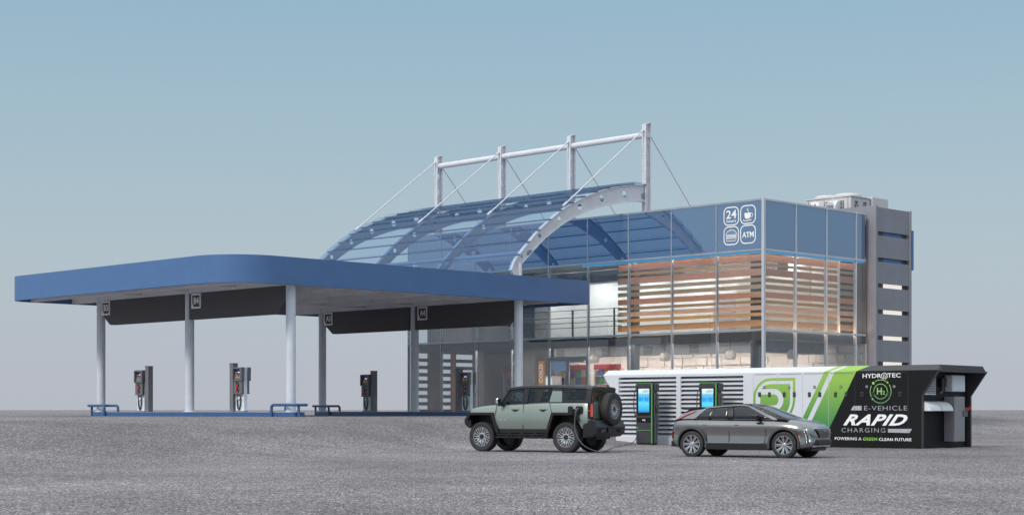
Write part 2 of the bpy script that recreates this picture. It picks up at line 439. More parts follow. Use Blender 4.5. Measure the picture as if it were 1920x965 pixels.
# hanging boards between the columns
def board(rb, a0, a1, ch0, ch1, code):
    z0, z1 = 5.36-ZS, ZB+.02; c = .55
    pts = []
    pts += [(a0+c, z0), (a0, z0+c)] if ch0 else [(a0, z0)]
    pts += [(a0, z1), (a1, z1)]
    pts += [(a1, z0+c*.75), (a1-c, z0)] if ch1 else [(a1, z0)]
    m = MB(); m.prism(pts, 'x', rb-.17, rb+.17); b = m.build('hanging_board', M_BOARD, can, bevel=.01)
    x0 = -(a1+.10 if ch1 else a1-.24); x1 = x0+.70; zz1 = z1-.03; zz0 = zz1-.66
    P = dict(O=(rb-.215, 0, 0), Rv=(0, -1, 0), U=(0, 0, 1))
    d = Plane2(P['O'], P['Rv'], P['U'], .03); d.t = .045
    for r_ in ((x0, x1, zz0, zz0+.07), (x0, x1, zz1-.07, zz1), (x0, x0+.06, zz0+.07, zz1-.07), (x1-.06, x1, zz0+.07, zz1-.07)): d.rect(*r_, h0=-.04)
    d.poly([(x0+.06, zz0+.07), (x0+.20, zz0+.07), (x0+.06, zz0+.24)], h0=-.04)
    sgn = d.build('bay_sign', M_WHITELET, b, label='white framed square sign reading '+code)
    d = Plane2((rb-.190, 0, 0), P['Rv'], P['U'], .01); d.rect(x0+.05, x1-.05, zz0+.05, zz1-.05); d.build('sign_face', M_BOARD, sgn)
    text(code, M_WHITELET, sgn, (rb-.202, 0, 0), P['Rv'], P['U'], (x0+.17, x1-.14, zz0+.20, zz1-.16), bold=.02, thick=.008)
for rb, L in ((ROWB, 'B'), (ROWA, 'A')):
    board(rb, COLA[0]+.14, COLA[1]-.21, 1, 0, L+'4')
    board(rb, COLA[1]+.21, COLA[2]-.50, 0, 1, L+'3')

# ------------------------------------------------------------------ pump islands and hoop rails
for rb, lab in ((ROWB, 'long low blue kerb island under boards B3 and B4'), (ROWA, 'long low blue kerb island under boards A3 and A4')):
    t = thing('pump_island', lab, 'pump island', S(rb, -.02, ZS), ST, 'blue pump islands')
    L = COLA[2]+.32; hw = .32
    def isl(o):
        return (arc(hw-.12-o+0, .12, .12, 270, 360, 4)+arc(hw-.12-o, L-.12, .12, 0, 90, 4)+arc(-hw+.12+o, L-.12, .12, 90, 180, 4)+arc(-hw+.12+o, .12, .12, 180, 270, 4))
    m = MB(); m.prism(isl(0), 'z', -.03, .19); m.build('kerb_edge', M_BLUE2, t, smooth=40, bevel=.012)
    m = MB(); m.prism(isl(.05), 'z', .19, .196); m.build('island_top', M_SOFFIT, t)
def hoop(rb, a_leg, a_tip, label):
    t = thing('crash_rail', label, 'guard rail', S(rb, a_leg, ZS), ST, 'blue hoop rails around the ends of the pump islands')
    d = a_tip-a_leg; s = 1 if d > 0 else -1; w_ = .37; h = .49; r = .062
    pts = [(-w_, 0, 0), (-w_, 0, h-.14)]
    for i in range(1, 6): q = R(90*i/5); pts.append((-w_, s*(.14-.14*math.cos(q)), h-.14+.14*math.sin(q)))
    e = abs(d)-.18
    pts.append((-w_, s*e, h))
    for i in range(1, 6): q = R(90*i/5); pts.append((-w_+.18-.18*math.cos(q), s*(e+.18*math.sin(q)), h))
    other = [(-x, y, z) for x, y, z in pts[::-1]]
    m = MB(); m.tube(pts+other, r, 10); m.build('hoop', M_BLUE2, t, smooth=50)
    m = MB(); m.lathe([(r*.9, 0), (r*.9, h-.02)], (-.12, s*(abs(d)-.01), 0), seg=12); m.build('leg', M_BLUE2, t, smooth=50)
    for x in (-w_, w_):
        m = MB(); m.lathe([(r*1.7, 0), (r*1.7, .012)], (x, 0, 0), seg=14); m.build('foot_plate', M_BLUE2, t)
hoop(ROWB, 14.5, 16.05, 'blue hoop rail around the far left end of the B island')
hoop(ROWB, 1.42, -.12, 'wide blue hoop rail around the near end of the B island')
hoop(ROWA, 14.4, 15.85, 'blue hoop rail around the left end of the A island')
hoop(ROWA, 1.42, -.12, 'blue hoop rail around the near end of the A island behind the green SUV')

# ------------------------------------------------------------------ pumps
M_SCREEN = glow('pump_screen_lit', (.03, .05, .35), .5)
M_SCRW = glow('pump_digits_lit', (.9, .9, .95), .9); M_SCRR = glow('pump_screen_red', (.9, .03, .02), .8)
M_SCRG = glow('pump_screen_green', (.05, .6, .1), .8)
M_LIME = mat('lime_label', (.30, .50, .06), .5)
def make_pump(label):
    t = thing('fuel_pump', label, 'fuel pump', group='fuel pumps on the blue islands')
    m = MB(); m.box(-.30, .30, -.09, .09, 0, 1.93); m.build('cabinet', M_PUMPL, t, bevel=.012)
    m = MB(); m.box(-.32, .32, -.11, .11, 0, .05); m.build('plinth', M_POST, t)
    for f in (-1, 1):
        m = MB()      # hooded display head open to the front
        y0, y1 = sorted((f*.09, f*.25))
        m.box(-.34, .34, y0, y1, 1.86, 1.92); m.box(-.34, .34, y0, y1, 1.34, 1.39)
        m.box(-.34, -.28, y0, y1, 1.39, 1.86); m.box(.20, .34, y0, y1, 1.39, 1.86)
        hd = m.build('display_head', M_PUMPG, t, bevel=.008)
        m = MB()
        c = [(-.28, f*.092, 1.39), (.20, f*.092, 1.39), (.20, f*.17, 1.39), (-.28, f*.17, 1.39), (-.28, f*.092, 1.84), (.20, f*.092, 1.84), (.20, f*.10, 1.84), (-.28, f*.10, 1.84)]
        m.hexa(c); m.build('display_panel', M_PUMPG, hd)
        def yy(z): return f*(lerp(.17, .10, (z-1.39)/.45)+.004)
        for nm, x0, x1, z0, z1, mt in (('screen', -.16, .15, 1.60, 1.76, M_SCREEN), ('digits', -.09, .13, 1.69, 1.725, M_SCRW),
                                       ('key', -.17, -.07, 1.545, 1.61, M_SCRR), ('key', .07, .16, 1.545, 1.61, M_SCRG), ('label_strip', -.25, .17, 1.47, 1.505, M_LIME)):
            if nm == 'digits': e = .004
            elif nm == 'key': e = .006
            else: e = 0
            m = MB(); m.hexa([(x0, yy(z0), z0), (x1, yy(z0), z0), (x1, yy(z0)+f*(.004+e), z0), (x0, yy(z0)+f*(.004+e), z0),
                              (x0, yy(z1), z1), (x1, yy(z1), z1), (x1, yy(z1)+f*(.004+e), z1), (x0, yy(z1)+f*(.004+e), z1)])
            m.build(nm, mt, hd)
        y0, y1 = sorted((f*.09, f*.20))
        m = MB()
        m.box(-.30, -.12, y0, y1, .80, 1.34); m.box(.10, .30, y0, y1, .80, 1.34); m.box(-.12, .10, y0, y1, 1.28, 1.34)
        m.box(-.12, .10, y0, y1, .80, .86)
        m.box(-.28, .28, *sorted((f*.09, f*.25)), .775, .80)
        hb = m.build('nozzle_box', M_PUMPG, t, bevel=.006)
        m = MB(); m.box(-.12, .10, *sorted((f*.092, f*.10)), .86, 1.28); m.build('nozzle_recess', M_BLACK, hb)
        nz = MB(); y = f*.19
        nz.tube([(-.10, y, .88), (-.09, y, 1.02), (-.06, y, 1.16)], [.028, .034, .045], 10); nz.tube([(-.07, y, 1.08), (-.02, y, 1.17)], .045, 10)
        nz.build('nozzle', M_RED, t, smooth=50)
        nz = MB(); nz.tube([(-.02, y, 1.16), (.03, y, 1.24), (.05, f*.12, 1.26)], .016, 8); nz.tube([(.0, y, 1.08), (.05, y, .96), (.0, y, .90), (-.08, y, .90)], .010, 8)
        nz.build('spout', M_CHROME, t, smooth=50)
        hs = MB(); y = f*.13
        loop = [(-.14, y, .78), (-.15, y, .60), (-.15, y, .35), (-.10, y, .16), (-.01, y, .06), (.07, y, .16), (.14, y, .35), (.15, y, .55), (.08, y, .70), (-.01, y, .72),
                (-.08, y, .62), (-.10, y, .40), (-.05, y, .18), (.0, y, .12), (.05, y, .2), (.09, y, .42), (.06, y, .60), (.02, y, .66)]
        hs.tube(loop, .016, 8); hs.build('hose', M_RUBBER, t, smooth=60)
        m = MB(); m.lathe([(.07, f*.092), (.07, f*.15)], (0, 0, .60), axis='y', seg=16); m.build('hose_hook', M_PUMPL, t, smooth=40)
    return t
p0 = make_pump('x')
spots = [(ROWB, 11.8, 'far left fuel pump, to the left of its grey post on the B island'),
         (ROWB, 4.05, 'fuel pump between the B4 column and the nearest column, right of its post'),
         (ROWA, 11.62, 'fuel pump under the A3 board, to the left of its grey post'),
         (ROWA, 4.1, 'fuel pump in front of the shop glass just left of the green SUV')]
for i, (rb, a, lab) in enumerate(spots):
    o = p0 if i == 0 else copy_tree(p0)
    o.location = S(rb, a, ZS+.197); o.rotation_euler = (0, 0, R(-45)); o['label'] = lab
m = MB(); m.box(-.13, .13, -.13, .13, 0, 2.09); m0 = m.mesh('utility_post'); m0.materials.append(M_POST)
for rb, a, lab in ((ROWB, 11.25, 'square grey post right of the far left fuel pump'), (ROWB, 4.62, 'square grey post left of the second B island pump'),
                   (ROWA, 11.15, 'square grey post right of the pump under the A3 board'), (ROWA, 4.68, 'square grey post left of the pump before the shop glass')):
    t = thing('utility_post', lab, 'post', S(rb, a, ZS+.197), R(-45), 'grey posts beside the pumps')
    o = place('post_body', m0, t, bevel=.01)
    m = MB(); m.box(-.14, .14, -.14, .14, 2.09, 2.11); m.build('cap', M_DARKSTEEL, t)

# ------------------------------------------------------------------ shop building
sh = thing('shop_building', 'two storey glass walled station shop with blue glazed top band', 'shop building', S(0, 0, ZS), ST)
FB, BW = 24.47, 33.25                # front glass line, back wall
A0, A1 = -8.19, 16.93                # right and left ends
Z1, Z2, Z3 = 5.10-ZS, 8.86-ZS, 11.22-ZS
def P(name, mt, x0, x1, y0, y1, z0, z1, parent=None, **k):
    m = MB(); m.box(x0, x1, y0, y1, z0, z1); return m.build(name, mt, parent or sh, **k)
P('foundation', M_PIER, FB-.1, BW+.3, A0-.1, A1+.1, -1.1, .0)
P('shop_floor', M_FLOOR, FB+.1, BW, A0+.1, A1-.1, .002, .05)
P('floor_slab', M_DARKSTEEL, FB+.16, BW, A0+.16, A1-.16, Z1-.42, Z1-.06)
P('upper_ceiling', M_INT_W, FB+.16, BW, A0+.16, A1-.16, Z2+.02, Z2+.2)
P('roof', M_ROOF, FB+.12, BW+.2, A0+.12, A1-.12, Z3-.55, Z3-.30)
bays = [A0+(A1-A0)/9*i for i in range(10)]
rb_ = [FB+2.56*i for i in range(4)]+[BW-.25]
# panes
for i in range(9):
    a0, a1 = bays[i]+.03, bays[i+1]-.03
    P('spandrel_panel', M_SPAN, FB, FB+.03, a0, a1, Z2+.05, Z3-.04)
    P('window_pane', M_GLASS, FB+.01, FB+.018, a0, a1, Z1+.05, Z2-.05)
    if i != 4: P('window_pane', M_GLASS, FB+.01, FB+.018, a0, a1, .06, Z1-.05)
for b0, b1 in zip(rb_, rb_[1:]):
    P('spandrel_panel', M_SPAN, b0+.03, b1-.03, A0, A0+.03, Z2+.05, Z3-.04)
    P('window_pane', M_GLASS, b0+.03, b1-.03, A0+.01, A0+.018, Z1+.05, Z2-.05)
    P('window_pane', M_GLASS, b0+.03, b1-.03, A0+.01, A0+.018, .06, Z1-.05)
# mullions and transoms
for i, a in enumerate(bays[1:], 1):
    P('mullion', M_FRAME, FB-.02, FB+.13, a-.03, a+.03, 0, Z3)
for b in rb_[1:-1]:
    P('mullion', M_FRAMEL, b-.03, b+.03, A0-.05, A0+.13, 0, Z3)
P('corner_post', M_FRAMEL, FB-.04, FB+.10, A0-.04, A0+.10, 0, Z3+.02)
for z in (Z1, Z2, Z3-.02):
    P('transom', M_FRAME, FB-.035, FB+.10, A0+.10, A1, z-.05, z+.04)
    P('transom', M_FRAMEL, FB+.10, BW-.25, A0-.035, A0+.10, z-.05, z+.04)
M_CYAN = glow('cyan_light_strip', (.05, .40, .80), .65)
P('cyan_light_strip', M_CYAN, FB+.03, FB+.06, A0+.12, 3.4, Z2-.16, Z2-.055)
P('cyan_light_strip', M_CYAN, FB+.12, BW-.3, A0+.03, A0+.06, Z2-.16, Z2-.055)
# solid walls
P('back_wall', M_INT_P, BW, BW+.2, A0+.1, 14.0, .0, Z1-.43)
P('back_wall', M_PIER, BW, BW+.2, 14.0, A1, .0, Z1-.43)
P('upper_back_wall', M_INT_W, BW-2.0, BW-1.9, A0+.4, 13.5, Z1-.05, Z2+.01)
P('upper_back_wall', M_PIER, BW, BW+.2, A0+.1, A1, Z1-.05, Z3-.3)
P('parapet', M_PIER, BW+.01, BW+.19, A0+.1, A1, Z3-.3, Z3-.02)
# left end wall with open louvres
LA = A1-.16
for b0, b1, z0, z1 in ((FB+.18, FB+.30, 0, Z3-.3), (25.95, 26.95, 0, Z3-.3), (29.6, BW, 0, Z3-.3), (FB+.30, 25.95, Z2-.35, Z3-.3), (26.95, 29.6, Z1-.5, Z3-.3),
                       (FB+.30, 25.95, Z1-.5, Z1)):
    P('end_wall', M_PIER, b0, b1, LA, LA+.15, z0, z1)
M_LOUV = mat('taupe_louvre', (.16, .14, .135), .6, var=.1)
def louvres(b0, b1, zs):
    m = MB()
    for z in zs: m.box(b0, b1, LA+.02, LA+.12, z, z+.20)
    m.build('louvre_screen', M_LOUV, sh)
zs = [.12+.42*k for k in range(8)]
louvres(FB+.30, 25.95, zs); louvres(26.95, 29.6, zs)
P('louvre_post', mat('terracotta_post', (.55, .26, .15), .6), 27.5, 27.75, LA-.3, LA-.15, 0, Z1-.5)
P('louvre_post', M_LOUV, 28.0, 28.08, LA-.02, LA+.018, 0, Z1-.5)
# interior piers
for b, a, wd in ((27.0, 9.24, 1.16), (25.3, .55, .45), (25.1, -7.5, .55), (26.2, 12.9, .5)):
    P('pier', M_PIER if a > 5 else M_DARKSTEEL, b, b+(1.2 if wd > 1 else .45), a, a+wd, .05, Z1-.43)
    P('pier', M_PIER if a > 5 else M_DARKSTEEL, b, b+(1.2 if wd > 1 else .45), a, a+wd, Z1-.05, Z2+.01)
P('pier', M_PIER, 31.8, 32.0, 12.2, 14.3, .05, Z1-.43)
P('door', mat('lilac_door', (.40, .38, .43), .7), BW-2.04, BW-2.005, -1.9, .1, Z1-.05, Z1+2.3, label='lilac grey upper floor door')
P('partition', M_INT_W, BW-3.6, BW-3.5, -7.2, -2.6, Z1-.05, Z2+.01)
# ceiling duct bulkheads with grilles
M_DUCT = mat('galvanised_duct', (.33, .34, .36), .45, metal=.4, var=.18, vscale=9)
d1 = P('air_duct', M_DUCT, 26.6, 27.5, A0+1.9, 7.4, Z1-.95, Z1-.43)
d2 = P('air_duct', M_DUCT, 27.5, 32.3, A0+1.9, A0+2.7, Z1-.95, Z1-.43)
d3 = P('air_duct', M_DUCT, 29.0, 29.9, 7.4, 15.2, Z1-1.1, Z1-.5)
for a in (6.6, 3.3, .4, -2.6):
    m = MB()
    for k in range(6): m.box(26.585, 26.598, a, a+.6, Z1-.90+.07*k, Z1-.865+.07*k)
    m.build('grille', M_DARKSTEEL, d1)
d4 = P('upper_air_duct', M_DUCT, 27.2, 28.1, -7, 9.0, Z2-.72, Z2-.12)
for a in (5.2, 2.3, -1.2):
    m = MB()
    for k in range(6): m.box(27.185, 27.198, a, a+.65, Z2-.66+.08*k, Z2-.62+.08*k)
    m.build('grille', M_DARKSTEEL, d4)
# relief panels on the rear wall of the ground floor
m = MB(); random.seed(4)
z = .15
while z < Z1-.55:
    hgt = random.choice((.45, .62, .8)); a = A0+.3
    while a < 7.3:
        wd = random.choice((.5, .75, 1.0, 1.3)); d = random.choice((.05, .10, .16))
        m.box(BW-d, BW-.002, a, min(a+wd-.07, 7.4), z, min(z+hgt-.07, Z1-.5)); a += wd
    z += hgt
m.build('relief_panels', M_INT_P, sh)
# slatted sun screen inside the upper glass
SL = [(8.54, .32, 'o'), (8.21, .14, 't'), (7.86, .32, 'o'), (7.49, .18, 't'), (7.17, .20, 't'), (6.79, .27, 'r'), (6.46, .14, 'g'), (6.17, .22, 'p'), (5.86, .16, 'g'), (5.45, .30, 'd')]
SM = dict(o=mat('terracotta_slat', (.66, .31, .19), .55), t=mat('tan_slat', (.55, .36, .20), .55), r=mat('orange_slat', (.72, .32, .16), .55),
          g=mat('ochre_slat', (.52, .30, .09), .55), p=mat('peach_slat', (.75, .45, .30), .55), d=mat('brown_slat', (.22, .13, .06), .55))
for zc, h, k in SL:
    z = zc-ZS
    m = MB(); m.prism([(FB+.50, A0+.50), (BW-.3, A0+.50), (BW-.3, A0+.54), (FB+.54, A0+.54), (FB+.54, 1.34), (FB+.50, 1.34)], 'z', z-h/2, z+h/2)
    m.build('screen_slat', SM[k], sh)
M_UP = glow('slat_uplight_warm', (1, .66, .42), 22)
P('slat_uplight', M_UP, FB+.14, FB+.24, A0+.14, 1.3, Z1-.02, Z1+.02)
P('slat_uplight', M_UP, FB+.24, BW-.4, A0+.14, A0+.24, Z1-.02, Z1+.02)
M_TOPFILL = glow('slat_top_fill', (1, .76, .58), 4.5)  # added glow strips over the slats, brightening them from above
P('slat_top_fill', M_TOPFILL, FB+.14, FB+.24, A0+.14, 1.3, Z2-.04, Z2+.015)
P('slat_top_fill', M_TOPFILL, FB+.24, BW-.4, A0+.14, A0+.24, Z2-.04, Z2+.015)
# balustrade
m = MB()
for z in (5.62, 5.87, 6.14, 6.52): m.bar((FB+.4, 1.0, z-ZS), (FB+.4, 9.2, z-ZS), .035, .035)
for a in (1.5, 4.4, 7.3): m.box(FB+.37, FB+.43, a-.04, a+.04, Z1-.06, 6.55-ZS)
m.build('balustrade', M_DARKSTEEL, sh)
# entrance doors
a0, a1 = bays[4]+.03, bays[5]-.03; zh = 4.05-ZS
P('window_pane', M_GLASS, FB+.01, FB+.018, a0, a1, zh+.05, Z1-.05)
P('transom', M_FRAME, FB-.03, FB+.10, a0, a1, zh-.05, zh+.05)
am = (a0+a1)/2
for s_, (d0, d1_) in ((1, (a0, am-.01)), (-1, (am+.01, a1))):
    m = MB(); w_ = .09
    m.box(FB-.01, FB+.05, d0, d0+w_, .06, zh-.055); m.box(FB-.01, FB+.05, d1_-w_, d1_, .06, zh-.055)
    m.box(FB-.01, FB+.05, d0+w_, d1_-w_, .06, .22); m.box(FB-.01, FB+.05, d0+w_, d1_-w_, zh-.16, zh-.055)
    dr = m.build('entrance_door', M_FRAME, sh)
    P('door_glass', M_GLASS, FB+.015, FB+.023, d0+w_, d1_-w_, .22, zh-.16, dr)
    y = d1_-.14 if s_ == 1 else d0+.14
    m = MB(); m.tube([(FB-.06, y, .7), (FB-.06, y, 2.2)], .02, 8); m.bar((FB-.06, y, .8), (FB, y, .8), .02, .02); m.bar((FB-.06, y, 2.1), (FB, y, 2.1), .02, .02)
    m.build('door_handle', M_CHROME, dr)
# lamps in the ceilings
M_LAMP = glow('ceiling_lamp_white', (1, .97, .94), 34); M_FILL = glow('ceiling_fill_warm', (1, .88, .78), 20); M_LAMPW = glow('ceiling_lamp_warm', (1, .87, .78), 32)
for a in (-6.5, -3.2, 0.2, 3.8, 7.2, 11.5):
    if a > -6: P('ceiling_lamp_and_fill', M_LAMPW if a < 2 else M_LAMP, 29.4, 30.0, a, a+1.3, Z1-.47, Z1-.425)
    P('ceiling_lamp_and_fill', M_LAMPW if a < -1 else M_LAMP, 29.2, 30.0, a, a+1.5, Z2-.04, Z2+.015)
# added fill lights just behind the glass, unseen behind an added lip
P('fill_light_lip', M_DARKSTEEL, FB+.16, FB+.22, A0+.16, A1-.16, Z1-.50, Z1-.421)
for a in (-6.9, -4.1, -1.3, 1.5, 4.3, 7.1, 9.9):
    P('ceiling_lamp_and_fill', M_FILL, 24.9, 25.3, a, a+1.9, Z1-.445, Z1-.422)
for a in (-6.9, -4.1, -1.3):
    P('ceiling_lamp_and_fill', M_FILL, 25.1, 25.5, a, a+1.9, Z2-.01, Z2+.015)
for a in (-5.2, -2.2, .8, 3.8, 6.8, 9.8):  # more added fill lights, brightening the rear wall from behind the duct
    P('ceiling_lamp_and_fill', M_FILL, 31.6, 32.0, a, a+2.2, Z1-.445, Z1-.422)
# pictograms on the blue band
PO = (FB-.004, 0, 0)
def icon_frame(a_hi, z0):
    x0 = -a_hi; w_, h = .86, .84
    d = Plane2(PO, (0, -1, 0), (0, 0, 1), .004); d.stroke(rrect(x0, x0+w_, z0, z0+h, .24, 6), .05, True)
    return d, x0, z0
z_r1, z_r2 = 10.13-ZS, 9.20-ZS
xA, xB = 5.86, 6.85
lab = 'white pictogram '
d, x, z = icon_frame(-xA, z_r1); f = d.build('pictogram', M_WHITELET, sh, label=lab+'reading 24 hours')
text('24', M_WHITELET, f, PO, (0, -1, 0), (0, 0, 1), (x+.13, x+.74, z+.31, z+.70), bold=.015, thick=.005)
text('hours', M_WHITELET, f, PO, (0, -1, 0), (0, 0, 1), (x+.16, x+.71, z+.12, z+.27), bold=.012, thick=.005)
d, x, z = icon_frame(-xB, z_r1); f = d.build('pictogram', M_WHITELET, sh, label=lab+'of a steaming cup')
d = Plane2(PO, (0, -1, 0), (0, 0, 1), .005)
d.poly([(x+.22, z+.50), (x+.24, z+.30), (x+.32, z+.22), (x+.50, z+.22), (x+.58, z+.30), (x+.60, z+.50)])
d.stroke(arc(x+.61, z+.39, .09, -90, 90, 8), .03); d.stroke([(x+.14+.5*i/10, z+.17-.04*math.sin(PI*i/10)) for i in range(11)], .035)
d.stroke([(x+.42+.05*math.sin(i*.9), z+.54+.022*i) for i in range(9)], .028)
d.build('cup_mark', M_WHITELET, f)
d, x, z = icon_frame(-xA, z_r2); f = d.build('pictogram', M_WHITELET, sh, label=lab+'of a burger')
d = Plane2(PO, (0, -1, 0), (0, 0, 1), .005)
d.stroke([(x+.12, z+.46)]+[(x+.43-.31*math.cos(R(i*18)), z+.47+.22*math.sin(R(i*18))) for i in range(11)]+[(x+.74, z+.46)], .03, True)
d.rect(x+.11, x+.75, z+.38, z+.42); d.rect(x+.11, x+.75, z+.33, z+.355)
d.stroke([(x+.12, z+.29), (x+.15, z+.20), (x+.22, z+.17), (x+.64, z+.17), (x+.71, z+.20), (x+.74, z+.29)], .03, True)
for i in range(7): d.disc(x+.25+.06*i, z+.55+.05*(i % 2), .014, 8)
d.build('burger_mark', M_WHITELET, f)
d, x, z = icon_frame(-xB, z_r2); f = d.build('pictogram', M_WHITELET, sh, label=lab+'reading ATM')
text('ATM', M_WHITELET, f, PO, (0, -1, 0), (0, 0, 1), (x+.09, x+.77, z+.27, z+.53), bold=.025, thick=.005)

# ------------------------------------------------------------------ shop fittings seen through the glass
CLR = [mat('pack_'+n_, c, .5) for n_, c in (('red', (.6, .05, .05)), ('yellow', (.75, .5, .06)), ('orange', (.7, .25, .04)), ('blue', (.08, .18, .45)),
                                             ('white', (.7, .7, .68)), ('green', (.1, .35, .1)), ('purple', (.25, .08, .3)))]
CN = ['red', 'yellow', 'orange', 'blue', 'white', 'green', 'purple']
M_SHELF = mat('white_shelving', (.66, .64, .64), .5); M_REDH = mat('red_header', (.50, .035, .05), .5)
def shelf_unit(b, a, wdt, label):
    t = thing('shelf_unit', label, 'shelving', S(b, a, ZS+.05), ST, 'goods shelves inside the shop')
    m = MB(); m.box(.35, .40, 0, wdt, 0, 2.55); m.build('back_panel', M_SHELF, t)
    for y in (0, wdt-.04):
        m = MB(); m.box(0, .349, y, y+.04, 0, 2.5); m.build('side_panel', M_SHELF, t)
    for z in (.12, .62, 1.12, 1.62, 2.10):
        m = MB(); m.box(0, .348, .041, wdt-.041, z, z+.035); m.build('shelf', M_SHELF, t)
    m = MB(); m.box(-.02, .02, 0, wdt, 2.505, 2.78); m.build('header', M_REDH, t)
    return t
shelves = [(31.2, 14.45, 1.55, 'goods shelf with red header seen just left of the white canopy column'),
           (30.4, 8.5, 2.4, 'goods shelf with red header seen through the entrance doors'),
           (30.4, 5.9, 2.0, 'goods shelf with red header seen right of the entrance doors')]
base = {}
for (b, a, wdt, lab) in shelves:
    shelf_unit(b, a, wdt, lab)
ordn = ['lowest', 'second', 'middle', 'fourth', 'top']
where = ['on the shelf left of the white canopy column', 'on the shelf behind the entrance doors', 'on the shelf right of the entrance doors']
PM = {}
for si, (b, a, wdt, lab) in enumerate(shelves):
    for zi, z in enumerate((.155, .655, 1.155, 1.655, 2.135)):
        y = .06; k0 = random.randrange(7)
        while y < wdt-.42:
            ci = (k0+int(y*2.4)) % 7; key = ci
            if key not in PM:
                mm = MB(); mm.box(-.02, .26, 0, .36, 0, .38)
                mm.box(-.026, -.021, .06, .30, .08, .30)
                PM[key] = mm.mesh('product_pack'); PM[key].materials.append(CLR[ci])
            o = place('product_pack', PM[key]); o.location = S(b+.06, a+y, ZS+.05+z+.001); o.rotation_euler = (0, 0, ST)
            tag(o, '%s goods pack on the %s board, %s' % (CN[ci], ordn[zi], where[si]), 'goods pack', 'packs on the shop shelves')
            y += .42
# pendant lamps
M_SHADE = mat('frosted_lamp_shade', (.50, .46, .43), .3, emis=(1, .9, .8), es=.08)
def pendant(label):
    t = thing('pendant_lamp', label, 'pendant lamp', group='round pendant lamps over the shop floor')
    m = MB(); m.tube([(0, 0, .36), (0, 0, 1.0)], .012, 6); m.build('cord', M_BLACK, t)
    m = MB(); m.lathe([(.13, -.26), (.29, -.24), (.34, -.12), (.35, .02), (.31, .17), (.22, .28), (.08, .34), (.0, .35)], seg=24); m.build('lamp_shade', M_SHADE, t, smooth=50)
    m = MB(); m.lathe([(.05, .34), (.05, .40), (.0, .42)], seg=12); m.build('cap', M_CHROME, t)
    return t
pl = pendant('x')
for i, (b, a, lab) in enumerate(((27.3, 10.8, 'round pendant lamp seen left of the white canopy column'), (26.2, 4.1, 'round white pendant lamp glowing right of the entrance doors'),
                                 (26.2, -.75, 'round pendant lamp before the pale panelled wall'), (26.2, -4.9, 'grey round pendant lamp nearest the building corner'),
                                 (28.0, -7.3, 'pale pendant lamp behind the right hand glass face'))):
    o = pl if i == 0 else copy_tree(pl)
    o.location = S(b, a, 4.0); o['label'] = lab; o.scale = (.8, .8, .8)
# COLD fridge sign
t = thing('fridge_cabinet', 'tall drinks fridge end with orange COLD sign', 'drinks fridge', S(27.2, 8.15, ZS+.05), ST)
M_OR = mat('orange_sign', (.62, .26, .03), .5)
m = MB(); m.box(.05, .8, 0, 1.0, 0, 2.1); m.build('cabinet', M_SHELF, t)
m = MB(); m.box(.02, .045, .02, .45, .1, 2.0); m.build('glass_door', glow('fridge_light', (.9, .95, 1), .8), t)
m = MB(); m.box(-.02, .04, .56, 1.0, .02, 2.92); sg = m.build('sign_panel', M_OR, t)
text('COLD', M_WHITELET, sg, (-.024, 0, 0), (0, 0, 1), (0, 1, 0), (1.73, 2.76, .66, .92), bold=.03, thick=.006)
m = MB(); m.box(.05, .12, -1.0, -.02, 2.35, 2.95); m.build('blue_header', mat('blue_header', (.10, .25, .50), .5), t)
# counter with warm lit display
t = thing('counter_display', 'low lit counter display with red and amber goods inside the entrance', 'display case', S(29.0, 7.0, ZS+.05), ST)
m = MB(); m.box(0, .6, 0, 1.2, 0, .9); m.build('counter', M_SHELF, t)
m = MB(); m.box(.02, .55, .02, 1.18, .902, 1.55); m.build('display_box', mat('amber_goods', (.6, .22, .03), .5, var=.6, vscale=9, emis=(.7, .2, .02), es=.3), t)

# ------------------------------------------------------------------ glazed awning on masts
aw = thing('glazed_awning', 'curved blue glass awning on white arched girders hung from four masts', 'awning', S(0, 0, ZS), ST)
TOPC = [(16.45, 7.86), (16.65, 8.31), (17.73, 9.38), (18.48, 10.03), (19.87, 10.98), (20.98, 11.54), (22.34, 12.08), (23.74, 12.48), (25.3, 12.76), (26.12, 12.80)]
ARCH_A = [.60, 5.88, 11.16, 16.40]
